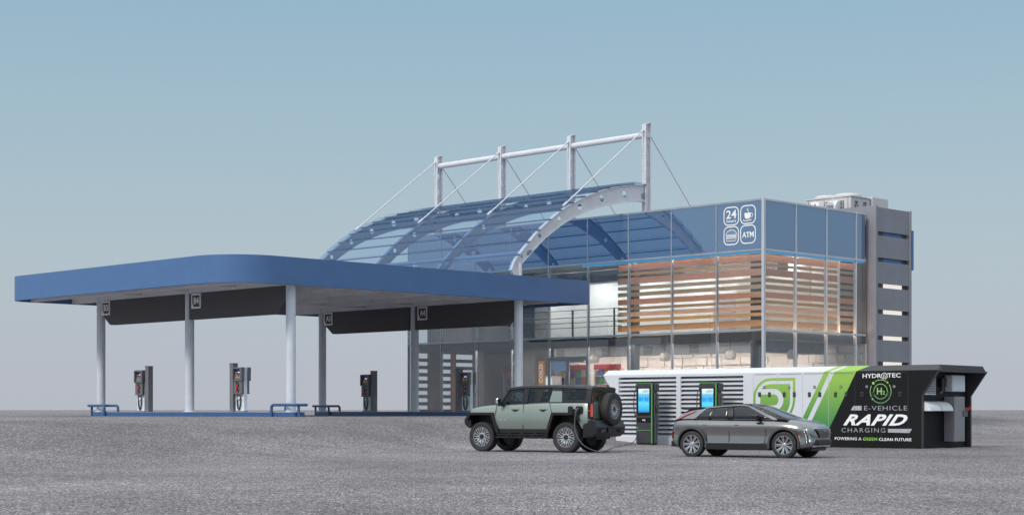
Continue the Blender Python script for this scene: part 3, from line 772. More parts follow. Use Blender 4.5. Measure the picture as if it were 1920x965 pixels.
# resample the outer curve by length
fine = []
N_ = 200
for i in range(N_+1):
    b = lerp(16.45, 26.12, (i/N_)**1.0); fine.append(Vector((b, sm(TOPC, b)-ZS)))
Ls = [0]
for p, q in zip(fine, fine[1:]): Ls.append(Ls[-1]+(q-p).length)
LT = Ls[-1]
def arch_pt(s, off=0):
    s = max(0, min(LT, s))
    for i in range(N_):
        if Ls[i+1] >= s:
            t = (s-Ls[i])/(Ls[i+1]-Ls[i]); p = fine[i].lerp(fine[i+1], t)
            d = (fine[min(i+3, N_)]-fine[max(i-3, 0)]).normalized(); nrm = Vector((d.y, -d.x))
            return p+nrm*off
def depth_at(s): return lerp(.38, .82, min(1, (s/LT)*1.25))
HOLES = [LT*f for f in (.10, .245, .395, .545, .70, .86)]
def web(mb, a, th=.03):
    """arched girder web with round holes, offset coordinates (s, 0..1)"""
    def Q(s, t, sd): p = arch_pt(s, t*depth_at(s)); return (p.x, a+sd*th/2, p.y)
    segs = []; cur = 0
    for h in HOLES:
        r = .225*depth_at(h); c = r*1.35
        segs.append(('f', cur, h-c)); segs.append(('h', h-c, h+c, r)); cur = h+c
    segs.append(('f', cur, LT))
    for sd in (-1, 1):
        for sg_ in segs:
            if sg_[0] == 'f':
                n = max(2, int((sg_[2]-sg_[1])/.35)); 
                for i in range(n):
                    s0, s1 = lerp(sg_[1], sg_[2], i/n), lerp(sg_[1], sg_[2], (i+1)/n)
                    mb.face([Q(s0, 0, sd), Q(s1, 0, sd), Q(s1, 1, sd), Q(s0, 1, sd)])
            else:
                s0, s1, r = sg_[1:]; sc = (s0+s1)/2; D = depth_at(sc); K = 20
                def outer(k):
                    an = 2*PI*k/K+PI/4; cx, cy = math.cos(an), math.sin(an); q = max(abs(cx), abs(cy))
                    return (sc+cx/q*(s1-s0)/2, .5+cy/q*.5)
                def inner(k):
                    an = 2*PI*k/K+PI/4; return (sc+math.cos(an)*r, .5+math.sin(an)*r/D)
                for k in range(K):
                    o0, o1, i0, i1 = outer(k), outer(k+1), inner(k), inner(k+1)
                    mb.face([Q(*o0, sd), Q(*o1, sd), Q(*i1, sd), Q(*i0, sd)])
                    if sd == 1: mb.face([Q(*i0, 1), Q(*i1, 1), Q(*i1, -1), Q(*i0, -1)])
def flange(mb, a, t_, wd=.22, th=.03):
    n = 40
    for i in range(n):
        s0, s1 = LT*i/n, LT*(i+1)/n
        c = []
        for s in (s0, s1):
            o = t_*depth_at(s); p = arch_pt(s, o-th/2); q = arch_pt(s, o+th/2)
            c.append([(p.x, a-wd/2, p.y), (p.x, a+wd/2, p.y), (q.x, a+wd/2, q.y), (q.x, a-wd/2, q.y)])
        A, B = c
        for k in range(4): mb.face([A[k], A[(k+1) % 4], B[(k+1) % 4], B[k]])
        if i == 0: mb.face(A)
        if i == n-1: mb.face(B)
arch_me = None
for a in ARCH_A:
    m = MB(); web(m, a); flange(m, a, 0); flange(m, a, 1)
    ar = m.build('arch_girder', M_MASTW if a < 1 else M_STEELSHADE, aw, weld=0)
# glass sheets in overlapping rows with purlins under each lap
NS = 12
for i in range(NS):
    s0, s1 = LT*i/NS, LT*(i+1)/NS+.10
    for j in range(3):
        a0, a1 = ARCH_A[j], ARCH_A[j+1]
        if j == 0: a0 -= .14
        if j == 2: a1 += .22
        p0_, p1_ = arch_pt(min(s0, LT), -.16), arch_pt(min(s1, LT), -.10)
        m = MB(); mid_ = arch_pt((s0+min(s1, LT))/2, -.135)
        for (p, q) in ((p0_, mid_), (mid_, p1_)):
            m.face([(p.x, a0+.012, p.y), (q.x, a0+.012, q.y), (q.x, a1-.012, q.y), (p.x, a1-.012, p.y)])
        m.build('glass_sheet', M_AWN, aw)
for i in range(NS+1):
    s0 = LT*i/NS; p = arch_pt(s0, -.045)
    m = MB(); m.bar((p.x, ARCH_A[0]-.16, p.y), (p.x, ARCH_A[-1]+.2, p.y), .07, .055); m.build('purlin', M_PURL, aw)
# masts
MB_B = 26.35
for k, a in enumerate(ARCH_A):
    m = MB(); zt = 16.05-ZS; z0 = Z3-.3; wd, dp = .26, .42
    m.box(MB_B-dp/2, MB_B-dp/2+.05, a-wd/2, a+wd/2, z0, zt-.12)
    m.box(MB_B+dp/2-.05, MB_B+dp/2, a-wd/2, a+wd/2, z0, zt)
    holes = [13.05-ZS+.9*q for q in range(4)]; cur = z0; wb0, wb1 = MB_B-dp/2+.05, MB_B+dp/2-.05
    for h in holes:
        if h > zt-.4: break
        m.box(wb0, wb1, a-.02, a+.02, cur, h-.14)
        m.box(wb0, MB_B-.10, a-.02, a+.02, h-.14, h+.14); m.box(MB_B+.10, wb1, a-.02, a+.02, h-.14, h+.14); cur = h+.14
    m.box(wb0, wb1, a-.02, a+.02, cur, zt-.1)
    m.hexa([(MB_B-dp/2, a-wd/2, zt-.12), (MB_B+dp/2, a-wd/2, zt), (MB_B+dp/2, a+wd/2, zt), (MB_B-dp/2, a+wd/2, zt-.12),
            (MB_B-dp/2, a-wd/2, zt-.09), (MB_B+dp/2, a-wd/2, zt+.03), (MB_B+dp/2, a+wd/2, zt+.03), (MB_B-dp/2, a+wd/2, zt-.09)])
    mm = m.build('mast', M_MASTW, aw, weld=0)
    # rods
    pe = arch_pt(LT*.445, -.12)
    top = Vector((MB_B-.24, a-.0, 15.65-ZS)); low = Vector((pe.x, a, pe.y))
    m = MB(); m.tube([top, low], .038, 8); d = (top-low).normalized()
    m.tube([low, low+d*.35], .065, 8); m.tube([top, top-d*.25], .06, 8)
    m.build('front_rod', M_MASTW, aw, smooth=50)
    m = MB(); m.tube([(MB_B+.2, a, 15.5-ZS), (31.1, a, Z3-.35)], .032, 8); m.build('back_rod', M_MASTW, aw, smooth=50)
for b, z, r_ in ((MB_B, 15.43, .16), (MB_B-.25, 12.28, .16), (17.75, 8.78, .17)):
    m = MB(); m.tube([(b, ARCH_A[0]-.10, z-ZS), (b, ARCH_A[-1]+.1, z-ZS)], r_, 16); m.build('long_tube', M_MASTW if z > 14 else M_STEELSHADE, aw, smooth=50)
for i, a in enumerate((COLA[0], COLA[1], COLA[2])):
    m = MB(); m.tube([(17.05, a, ZT-.10), (17.05, a, 8.30-ZS if i == 0 else 8.75-ZS)], .13, 16); m.build('stub_post', M_MASTW, aw, smooth=50)

# ------------------------------------------------------------------ stair tower
tw = thing('stair_tower', 'grey slatted stair tower at the right end of the glass shop', 'stair tower', S(BW+.05, -8.62, ZS), ST)
TZ = 11.63-ZS; TL = 3.3
def Tb(name, mt, x0, x1, y0, y1, z0, z1, **k):
    m = MB(); m.box(x0, x1, y0, y1, z0, z1); return m.build(name, mt, tw, **k)
Tb('front_post', M_TOWER, 0, .18, 0, .60, -1.1, TZ, bevel=.01)
Tb('end_post', M_TOWER, TL-.12, TL, -.02, .60, -1.1, TZ-.02, bevel=.01)
Tb('top_beam', M_TOWER, 0, .18, .602, 2.3, TZ-.42, TZ)
gz_ = [10.25, 8.93, 7.62, 6.30, 4.98, 3.67, 2.36]
lo = [TZ-.04+ZS]+gz_; 
zt = TZ-.06
for i, gg in enumerate(gz_+[None]):
    zb = (gg+.10-ZS) if gg else -1.0
    Tb('cladding_panel', M_TOWER, .182, TL-.122, .05, .12, zb, zt, bevel=.006)
    if gg: zt = gg-.11-ZS
M_TB = glass('blue_stair_glass', (.15, .35, .75), refl=.2, film=.5, filmcol=(.08, .22, .55))
Tb('inner_wall', M_DARKSTEEL, .19, .95, .20, .25, -1, TZ-.2)
Tb('inner_wall', M_DARKSTEEL, 2.75, TL-.13, .20, .25, -1, TZ-.2)
Tb('blue_pane', mat('blue_backing', (.07, .2, .48), .3), .96, 2.74, .22, .27, 8.4-ZS, TZ-.3)
Tb('glowing_wall', glow('stair_wall_glow', (1, .93, .86), .75), .96, 2.74, .22, .27, -1, 8.39-ZS)  # wall glows by itself in place of light falling on it
Tb('back_wall', M_TOWER, .19, TL-.13, 2.3, 2.4, -1, TZ-.1)
Tb('blue_fin', M_BLUE, TL+.03, TL+.13, -.06, .5, 8.55-ZS, 10.6-ZS)

# ------------------------------------------------------------------ rooftop unit
M_AC = mat('ac_white_sheet', (.62, .60, .60), .45, var=.05)
ac = thing('rooftop_unit', 'pale boxy air conditioning unit with two fan cowls on the shop roof', 'air conditioner', S(33.85, -6.76, 11.0), ST)
AL, AD, AH = 2.75, 1.75, 1.30
P2 = lambda name, mt, x0, x1, y0, y1, z0, z1, par=ac, **k: (lambda m: (m.box(x0, x1, y0, y1, z0, z1), m.build(name, mt, par, **k))[1])(MB())
P2('casing', M_AC, 0, AD, 0, AL, -.32, AH, bevel=.01)
P2('top_rim', M_AC, -.05, AD+.05, -.05, AL+.05, AH, AH+.05, bevel=.01)
for y in (.75, 2.0):
    m = MB(); m.lathe([(.68, AH+.05), (.70, AH+.14), (.64, AH+.24), (.50, AH+.25), (.48, AH+.10)], (AD/2, y, 0), seg=28); m.build('fan_cowl', M_AC, ac, smooth=40)
for y in (.16, 1.62, 2.05, 2.60): P2('seam', M_DARKSTEEL, -.006, -.001, y, y+.025, 0, AH-.03)
gr = P2('coil_grille', M_DARKSTEEL, -.012, -.002, .42, 1.5, .3, 1.12)
m = MB()
for k in range(11): m.box(-.03, -.013, .44, 1.48, .33+.072*k, .345+.072*k)
for k in range(8): m.box(-.034, -.031, .48+.13*k, .495+.13*k, .3, 1.12)
m.build('grille_bars', M_AC, gr)
m = MB(); m.prism([(-.55, .35), (-.55, .6), (-.48, .85), (-.30, 1.05), (-.04, 1.15), (-.04, .35)], 'y', .62, .66); 
m.prism([(-.55, .35), (-.55, .6), (-.48, .85), (-.30, 1.05), (-.04, 1.15), (-.04, 1.11), (-.28, 1.01), (-.45, .83), (-.51, .6), (-.51, .35)], 'y', .661, 1.25); hd = m.build('intake_hood', M_PUMPL, ac)
m = MB()
for k in range(9): m.box(-.58, -.552, .68, 1.22, .38+.075*k-.0, .41+.075*k)
m.build('hood_louvres', M_DARKSTEEL, hd)
Pn = Plane2((-.004, 0, 0), (0, -1, 0), (0, 0, 1), .004); Pn.rect(-2.45, -1.95, .60, 1.20); wl = Pn.build('warning_label', M_WHITELET, ac)
Pn = Plane2((-.010, 0, 0), (0, -1, 0), (0, 0, 1), .004); Pn.poly([(-2.42, .67), (-1.98, .67), (-2.20, 1.11)]); Pn.build('triangle', M_BLACK, wl)
Pn = Plane2((-.016, 0, 0), (0, -1, 0), (0, 0, 1), .004); Pn.poly([(-2.35, .71), (-2.05, .71), (-2.20, 1.02)]); Pn.build('triangle_fill', mat('warning_yellow', (.8, .65, .05), .5), wl)
Pn = Plane2((-.022, 0, 0), (0, -1, 0), (0, 0, 1), .004); Pn.poly([(-2.20, .93), (-2.24, .83), (-2.20, .83), (-2.22, .75), (-2.15, .85), (-2.19, .85), (-2.17, .93)]); Pn.build('bolt_mark', M_BLACK, wl)
for x in (.35, 1.15):
    P2('panel_recess', M_DARKSTEEL, x, x+.30, -.006, -.001, .55, 1.10)
    m = MB(); m.bar((x+.03, -.012, .62), (x+.27, -.012, 1.03), .03, .01, up=(0, 1, 0)); m.bar((x+.03, -.012, 1.03), (x+.27, -.012, .62), .03, .01, up=(0, 1, 0)); m.build('vent_cross', M_AC, ac)
P2('rear_cowl', M_AC, AD+.1, AD+1.6, -.1, 1.2, .92, 1.42, bevel=.02)
m = MB(); m.prism([(AD, .15), (AD+1.75, .0), (AD+1.45, .92), (AD, .92)], 'y', -.05, 1.1); m.build('rear_duct', M_AC, ac)

# ------------------------------------------------------------------ charging container
CR = R(-40)
ct = thing('charging_container', 'long white and black power container with green R emblem and slanted ends', 'container', (4.09, 66.1, 0), CR)
LC, DC = 13.04, 3.95
def cf(u, v):      # where a point of the front face lies, in the container's own x and z
    k = (u-960)/3150; x = (66.1*k-4.09)/(.766+.643*k); return x, EYE+(768-v)*(66.1-.643*x)/3150
ZF, ZTP, OV = 1.82, 2.70, .62
def hull(o=0): return [(0+o, -.12), (LC-o, -.12), (LC-o, ZF), (LC-o+OV, ZTP), (-OV+o, ZTP), (o, ZF)]
xg0, xg1 = 10.55, 9.10         # black / green seam at the top and at the ground
def seam(z): return xg1+(xg0-xg1)*(z/2.72)
# front sheet: white part and black part butt along the slanted seam
louv = [(.13, 2.86), (3.06, 5.86)]
m = MB()
zA, zBm, zC = .28, 2.60, ZTP
m.prism([(0, -.12), (seam(-.12), -.12), (seam(zA), zA), (0, zA)], 'y', 0, .10)
for x0, x1 in ((0, .13), (2.86, 3.06), (5.86, 6.0)): m.prism([(x0, zA), (x1, zA), (x1, ZF), (x0, ZF)], 'y', 0, .10)
m.prism([(0, ZF), (.13, ZF), (.13, zBm), (-OV*(zBm-ZF)/(ZTP-ZF), zBm)], 'y', 0, .10)
for x0, x1 in ((2.86, 3.06), (5.86, 6.0)): m.prism([(x0, ZF), (x1, ZF), (x1, zBm), (x0, zBm)], 'y', 0, .10)
m.prism([(6.0, zA), (seam(zA), zA), (seam(zBm), zBm), (6.0, zBm)], 'y', 0, .10)
m.prism([(-OV*(zBm-ZF)/(ZTP-ZF), zBm), (seam(zBm), zBm), (seam(zC), zC), (-OV, zC)], 'y', 0, .10)
m.build('white_front_panel', M_CONTW, ct, weld=1e-3)
m = MB(); m.prism([(seam(-.12), -.12), (LC, -.12), (LC, ZF), (LC+OV, ZTP), (seam(ZTP), ZTP)], 'y', 0, .10); m.build('black_front_panel', M_CONTB, ct)
# top bevel
m = MB()
def bev(x0b, x1b, x0t, x1t):
    return [(x0b, 0, ZTP), (x1b, 0, ZTP), (x1b, .30, ZTP), (x0b, .30, ZTP), (x0t, .25, 2.89), (x1t, .25, 2.89), (x1t, .30, 2.89), (x0t, .30, 2.89)]
m.hexa(bev(-OV, seam(ZTP), -OV+.08, seam(2.89))); m.build('white_top_bevel', M_CONTW, ct)
m = MB(); m.hexa(bev(seam(ZTP), LC+OV, seam(2.89), LC+OV-.08)); m.build('graphite_top_bevel', M_CONTG, ct)
m = MB(); m.prism([(.301, ZTP), (DC, ZTP), (DC-.25, 2.89), (.301, 2.89)], 'x', -OV+.08, LC+OV-.08); m.build('roof', M_CONTG, ct)
m = MB(); m.prism(hull(), 'y', DC-.10, DC); m.build('rear_panel', M_CONTG, ct)
m = MB(); m.box(.12, .16, .101, DC-.101, -.1, ZTP-.001); m.build('left_end_wall', M_CONTW, ct)
m = MB(); m.box(LC-.20, LC-.14, .101, DC-.101, -.1, ZTP-.001); m.build('right_end_wall', M_CONTB, ct)
m = MB()
e = .012
m.prism([(LC+.001, -.1), (LC+.02, -.1), (LC+.02, ZF), (LC+OV+.02, ZTP), (LC+OV, ZTP-.001), (LC+.001, ZF)], 'y', -.01, .11)
m.build('graphite_edge_trim', M_CONTG, ct)
m = MB(); m.box(LC-.14, LC+OV*.95, .12, DC-.12, ZTP-.05, ZTP-.002); m.build('end_soffit', M_CONTG, ct)
# louvre panels
for k, (x0, x1) in enumerate(louv):
    m = MB(); m.box(x0, x1, .30, .32, zA, zBm); lp = m.build('louvre_panel', M_BLACK, ct)
    m = MB(); nl = 14; st = (zBm-zA)/nl
    for i in range(nl):
        z = zA+st*i
        m.hexa([(x0+.002, .055, z+.01), (x1-.002, .055, z+.01), (x1-.002, .075, z+.0), (x0+.002, .075, z+.0),
                (x0+.002, .20, z+st*.78), (x1-.002, .20, z+st*.78), (x1-.002, .22, z+st*.76), (x0+.002, .22, z+st*.76)])
    for i in range(nl):
        z = zA+st*i
        m.box(x0+.002, x1-.002, .035, .054, z+.002, z+st*.46)
    m.build('louvre_blades', M_CONTW, lp)
# vinyls on the front
FO = (0, -.002, 0); RX, UZ = (1, 0, 0), (0, 0, 1)
def vin(t=.003, h=0): return Plane2((0, -.001-h, 0), RX, UZ, t)
def band(x0, x1, z0, z1):       # slanted band following the seam, x measured leftwards from the seam
    return [(seam(z0)-x0, z0), (seam(z0)-x1, z0), (seam(z1)-x1, z1), (seam(z1)-x0, z1)]
sk = 1.0
d = vin(); d.poly(band(0, .86, -.1, ZTP)); d.poly(band(1.06, 1.28, -.1, ZTP)); d.build('green_stripe', M_VINYL, ct)
# stripe carries on over the bevel
def bevpatch(xa, xb, name):
    m = MB(); k = .004; s0, s1 = seam(ZTP), seam(ZTP)+.42
    A = Vector((0, -.003-k, ZTP)); B = Vector((0, .247-k, 2.893))
    m.face([(s0-xa, A.y, A.z), (s0-xb, A.y, A.z), (s1-xb, B.y, B.z), (s1-xa, B.y, B.z)])
    return m.build(name, M_VINYL, ct)
bevpatch(0, .86, 'green_stripe_top'); bevpatch(1.06, 1.28, 'green_stripe_top')
# R emblem: outlined leaf shield with a white R
ex0, ex1, ez0, ez1 = 6.29, 8.07, .78, 2.50
def leaf(o):
    x0, x1, z0, z1 = ex0+o, ex1-o, ez0+o, ez1-o; r = (x1-x0)*.42-o*.2
    return arc(x0+r, z1-r, r, 180, 90, 10)+[(x1, z1)]+arc(x1-r*1.3, z0+r*1.3, r*1.3, 0, -90, 10)+[(x0, z0)]
d = vin(); L0, L1 = leaf(0), leaf(.10)
for i in range(len(L0)):
    j = (i+1) % len(L0); d.poly([L0[i], L0[j], L1[j], L1[i]])
em = d.build('emblem_outline', M_VINYL, ct)
d = vin(.002, .0); d.poly(leaf(.22)); d.build('emblem_field', M_VINYL, em)
d = vin(.003, .003)
xb, xt = ex0+.22, 7.72
# R: bowl as thick stroke plus leg
z_t, z_m = 2.00, 1.40
d.stroke([(xb-.02, z_t), (7.18, z_t)]+arc(7.18, (z_t+z_m)/2, (z_t-z_m)/2, 90, -90, 12)+[(6.80, z_m)], .20)
d.poly([(6.74, 1.50), (7.22, 1.31), (7.40, 1.33), (7.80, .92), (7.44, .85), (7.10, 1.18)]); d.rect(xb, xb+.09, ez0+.25, 1.9)
d.build('emblem_letter', M_CONTW, em)
# door seams, locks and handles
SEAMS = [6.30, 7.35, 8.37, 9.43, 10.48, 11.51, 12.53]
m1, m2 = MB(), MB()
M_SEAMW = mat('panel_seam_grey', (.50, .52, .55), .5); M_SEAMB = mat('panel_seam_dark', (.045, .045, .05), .5); M_GAP = mat('door_gap', (.16, .165, .17), .6)
for i, x in enumerate(SEAMS):
    zm = 2.60; zc = (x-xg1)/(xg0-xg1)*2.72
    if zc < zm: m1.box(x-.006, x+.006, -.006, -.0045, max(.34, zc), zm)
    if zc > .34: m2.box(x-.006, x+.006, -.006, -.0045, .34, min(zc, zm))
m1.build('door_seam', M_SEAMW, ct); m2.build('door_seam', M_SEAMB, ct)
for i in range(6):
    x0, x1 = SEAMS[i]+.06, SEAMS[i+1]-.05
    m = MB(); m.box(x0, x1, -.009, -.0065, 2.63, 2.645); m.build('door_gap', M_GAP if i < 4 else M_SEAMB, ct)
for u, v in ((1433.5, 725.5), (1479.8, 725.5), (1527.5, 725), (1576.7, 724.5), (1625.5, 724.3), (1677, 724)):
    x, z = cf(u, v); m = MB(); m.lathe([(.055, -.02), (.055, -.007)], (x, 0, z), axis='y', seg=14); dl = m.build('door_lock', M_GAP, ct)
    m = MB(); m.box(x-.05, x+.05, -.025, -.0205, z-.012, z+.012); m.build('lock_bar', M_CHROME, dl)
for u, v in ((1424.5, 739), (1443, 739), (1470.5, 739), (1489.5, 739), (1517.8, 739), (1537.3, 739), (1566.8, 739), (1587, 739), (1616.8, 738.6), (1637, 738.6), (1666.5, 738.6), (1688, 738.6)):
    x, z = cf(u, v)
    m = MB(); m.box(x-.055, x+.055, -.022, -.007, z-.085, z+.085); hdl = m.build('door_latch', M_BLACK if u < 1600 else M_CONTG, ct, bevel=.004)
    m = MB(); m.box(x-.03, x+.04, -.03, -.0225, z-.065, z+.06); m.build('latch_flap', M_CONTG if u < 1600 else M_BLACK, hdl)
# lettering on the black part
def T(s, mt, u0, v0, u1, v1, **k):
    x0, z0 = cf(u0, v0); x1, z1 = cf(u1, v1); xm = (x0+x1)/2
    # keep the letters upright: height taken at the middle
    um = (u0+u1)/2; _, za = cf(um, max(v0, v1)); _, zb = cf(um, min(v0, v1))
    return text(s, mt, ct, (0, -.003, 0), RX, UZ, (x0, x1, za, zb), thick=.003, **k)
M_GREYL = mat('silver_vinyl', (.42, .43, .46), .5); M_LIMEL = mat('lime_vinyl', (.30, .62, .08), .5)
T('HYDR', M_WHITELET, 1617.5, 708, 1652.6, 700, bold=.012)
T('TEC', M_WHITELET, 1663.8, 707, 1689, 699, bold=.012)
d = vin(.003, .002); xc, zc = cf(1658.3, 703.8)
d.stroke([(xc-.105, zc-.07), (xc-.105, zc+.04), (xc, zc+.11), (xc+.105, zc+.04), (xc+.105, zc-.07)], .028)
d.stroke([(xc, zc+.05), (xc-.045, zc-.03), (xc-.035, zc-.075), (xc+.035, zc-.075), (xc+.045, zc-.03)], .022, True)
d.stroke([(xc-.09, zc-.08), (xc-.03, zc-.12)], .022); d.stroke([(xc+.09, zc-.08), (xc+.03, zc-.12)], .022); d.build('hexagon_mark', M_WHITELET, ct)
xc, zc = cf(1651.2, 733.2)
d = vin(.003, .002); ri, ro = .262, .405
d.stroke(arc(xc, zc, ri, 0, 354, 40), .020, True)
d.stroke(arc(xc, zc, ro, 122, 55, 16), .020); d.stroke(arc(xc, zc, ro, 36, -135, 30), .020); d.stroke(arc(xc, zc, ro, 150, 208, 14), .020)
d.disc(xc+ro*math.cos(R(134)), zc+ro*math.sin(R(134)), .048)
for an, dr in ((52, -1), (-137, -1)):
    px, pz = xc+ro*math.cos(R(an)), zc+ro*math.sin(R(an)); tx, tz = math.sin(R(an)), -math.cos(R(an))
    d.poly([(px+tx*.07, pz+tz*.07), (px-tz*.045, pz+tx*.045), (px+tz*.045, pz-tx*.045)])
d.build('cycle_rings', M_VINYLG, ct)
text('H', M_VINYLG, ct, (0, -.003, 0), RX, UZ, (xc-.14, xc+.05, zc-.11, zc+.13), bold=.02, thick=.004)
text('2', M_VINYLG, ct, (0, -.003, 0), RX, UZ, (xc+.075, xc+.17, zc-.11, zc+.02), bold=.012, thick=.004)
T('E-VEHICLE', M_GREYL, 1620.5, 768.6, 1701, 760.2, bold=-.008, spacing=1.15)
T('RAPID', M_WHITELET, 1581, 797, 1702, 776, bold=.035, shear=.5, spacing=1.12)
T('CHARGING', M_GREYL, 1578, 809.8, 1660, 801.8, bold=-.008, spacing=1.25)
T('POWERING A', M_WHITELET, 1565.5, 824.2, 1615.2, 818.8, bold=.012, spacing=1.08)
T('GREEN', M_LIMEL, 1618, 825.2, 1644.6, 819.4, bold=.018, spacing=1.12)
T('CLEAN FUTURE', M_WHITELET, 1648, 826, 1709, 820.4, bold=.018, spacing=1.08)
def quadv(pts, name):
    d = vin(.003, .002); d.poly([cf(*p) for p in pts]); d.build(name, M_GREYL, ct)
quadv([(1595.3, 768.6), (1615.6, 768.6), (1615.6, 760.2), (1600, 760.2)], 'silver_flash')
quadv([(1665, 810), (1705.3, 811), (1710, 803.2), (1665, 803.2)], 'silver_flash')
# fittings on the recessed right end
XE = LC-.138
def EP(name, mt, w0, w1, z0, z1, proj, par=None, **k):
    m = MB(); m.box(XE, XE+proj, w0, w1, z0, z1); return m.build(name, mt, par or ct, **k)
vt = EP('wall_vent', M_PUMPL, .25, 1.25, 1.86, 2.52, .05)
m = MB()
for k in range(10): m.box(XE+.051, XE+.075, .31, 1.19, 1.91+.058*k, 1.94+.058*k)
m.build('vent_slats', M_GAP, vt)
jb = EP('junction_box', M_BLACK, 1.60, 1.95, 2.15, 2.45, .12, bevel=.01)
m = MB(); m.tube([(XE+.06, 1.77, 2.15), (XE+.06, 1.77, 2.0), (XE+.06, 1.67, 1.94), (XE+.06, 1.55, 1.94)], .03, 8); m.build('conduit', M_GAP, jb, smooth=50)
cb = EP('meter_cabinet', M_MASTW, 2.05, 3.10, 1.98, 2.56, .28, bevel=.01)
EP('cabinet_door', M_PUMPL, 2.11, 3.04, 2.03, 2.51, .29, cb)
tc_ = EP('tall_cabinet', mat('cabinet_grey_paint', (.27, .26, .28), .4, var=.06), 2.00, 2.82, .22, 1.80, .40, bevel=.01)
m = MB(); m.box(XE+.402, XE+.425, 2.66, 2.70, 1.10, 1.30); m.build('cabinet_handle', M_BLACK, tc_)
for w0 in (.15, 1.06):
    m = MB(); pr = [(XE, 1.30), (XE+.40, 1.30)]+[(XE+.40*math.cos(R(q)), 1.30+.33*math.sin(R(q))) for q in (20, 40, 60, 80)]+[(XE, 1.63)]
    m.prism([(x, z) for x, z in pr], 'y', w0, w0+.85); m.build('vent_hood', M_WHITE, ct, smooth=35)
sw = EP('isolator_switch', M_GAP, 2.86, 3.06, 1.10, 1.42, .40)
m = MB(); m.bar((XE+.41, 2.95, 1.30), (XE+.50, 3.10, 1.46), .07, .06); m.build('lever', M_RED, sw)

# ------------------------------------------------------------------ chargers
M_CHG = mat('charger_charcoal', (.045, .047, .052), .4, var=.08); M_CHGD = mat('charger_black_glass', (.006, .006, .007), .12, var=0)
def screen_mat():
    m = bpy.data.materials.new('charger_screen_lit'); m.use_nodes = True; n = m.node_tree.nodes; l = m.node_tree.links
    b = n['Principled BSDF']; b.inputs['Base Color'].default_value = (.02, .02, .02, 1); b.inputs['Roughness'].default_value = .2
    t = n.new('ShaderNodeTexCoord'); s = n.new('ShaderNodeSeparateXYZ'); mr = n.new('ShaderNodeMapRange'); cr = n.new('ShaderNodeValToRGB')
    mr.inputs['From Min'].default_value = 1.22; mr.inputs['From Max'].default_value = 2.12
    cr.color_ramp.elements[0].color = (.01, .22, .75, 1); cr.color_ramp.elements[1].color = (.80, .92, .95, 1)
    for p, c in ((.10, (.02, .45, .85)), (.35, (.10, .72, .95)), (.62, (.04, .50, .90)), (.76, (.15, .60, .92)), (.83, (.75, .90, .94))):
        e = cr.color_ramp.elements.new(p); e.color = (*c, 1)
    l.new(t.outputs['Object'], s.inputs[0]); l.new(s.outputs['Z'], mr.inputs[0]); l.new(mr.outputs[0], cr.inputs[0])
    l.new(cr.outputs[0], b.inputs['Emission Color']); b.inputs['Emission Strength'].default_value = 1.0
    return m
M_CSCR = screen_mat(); M_DIG = glow('blue_digits_lit', (.01, .18, .75), .7)
M_CABLE = mat('grey_cable', (.075, .08, .09), .5)
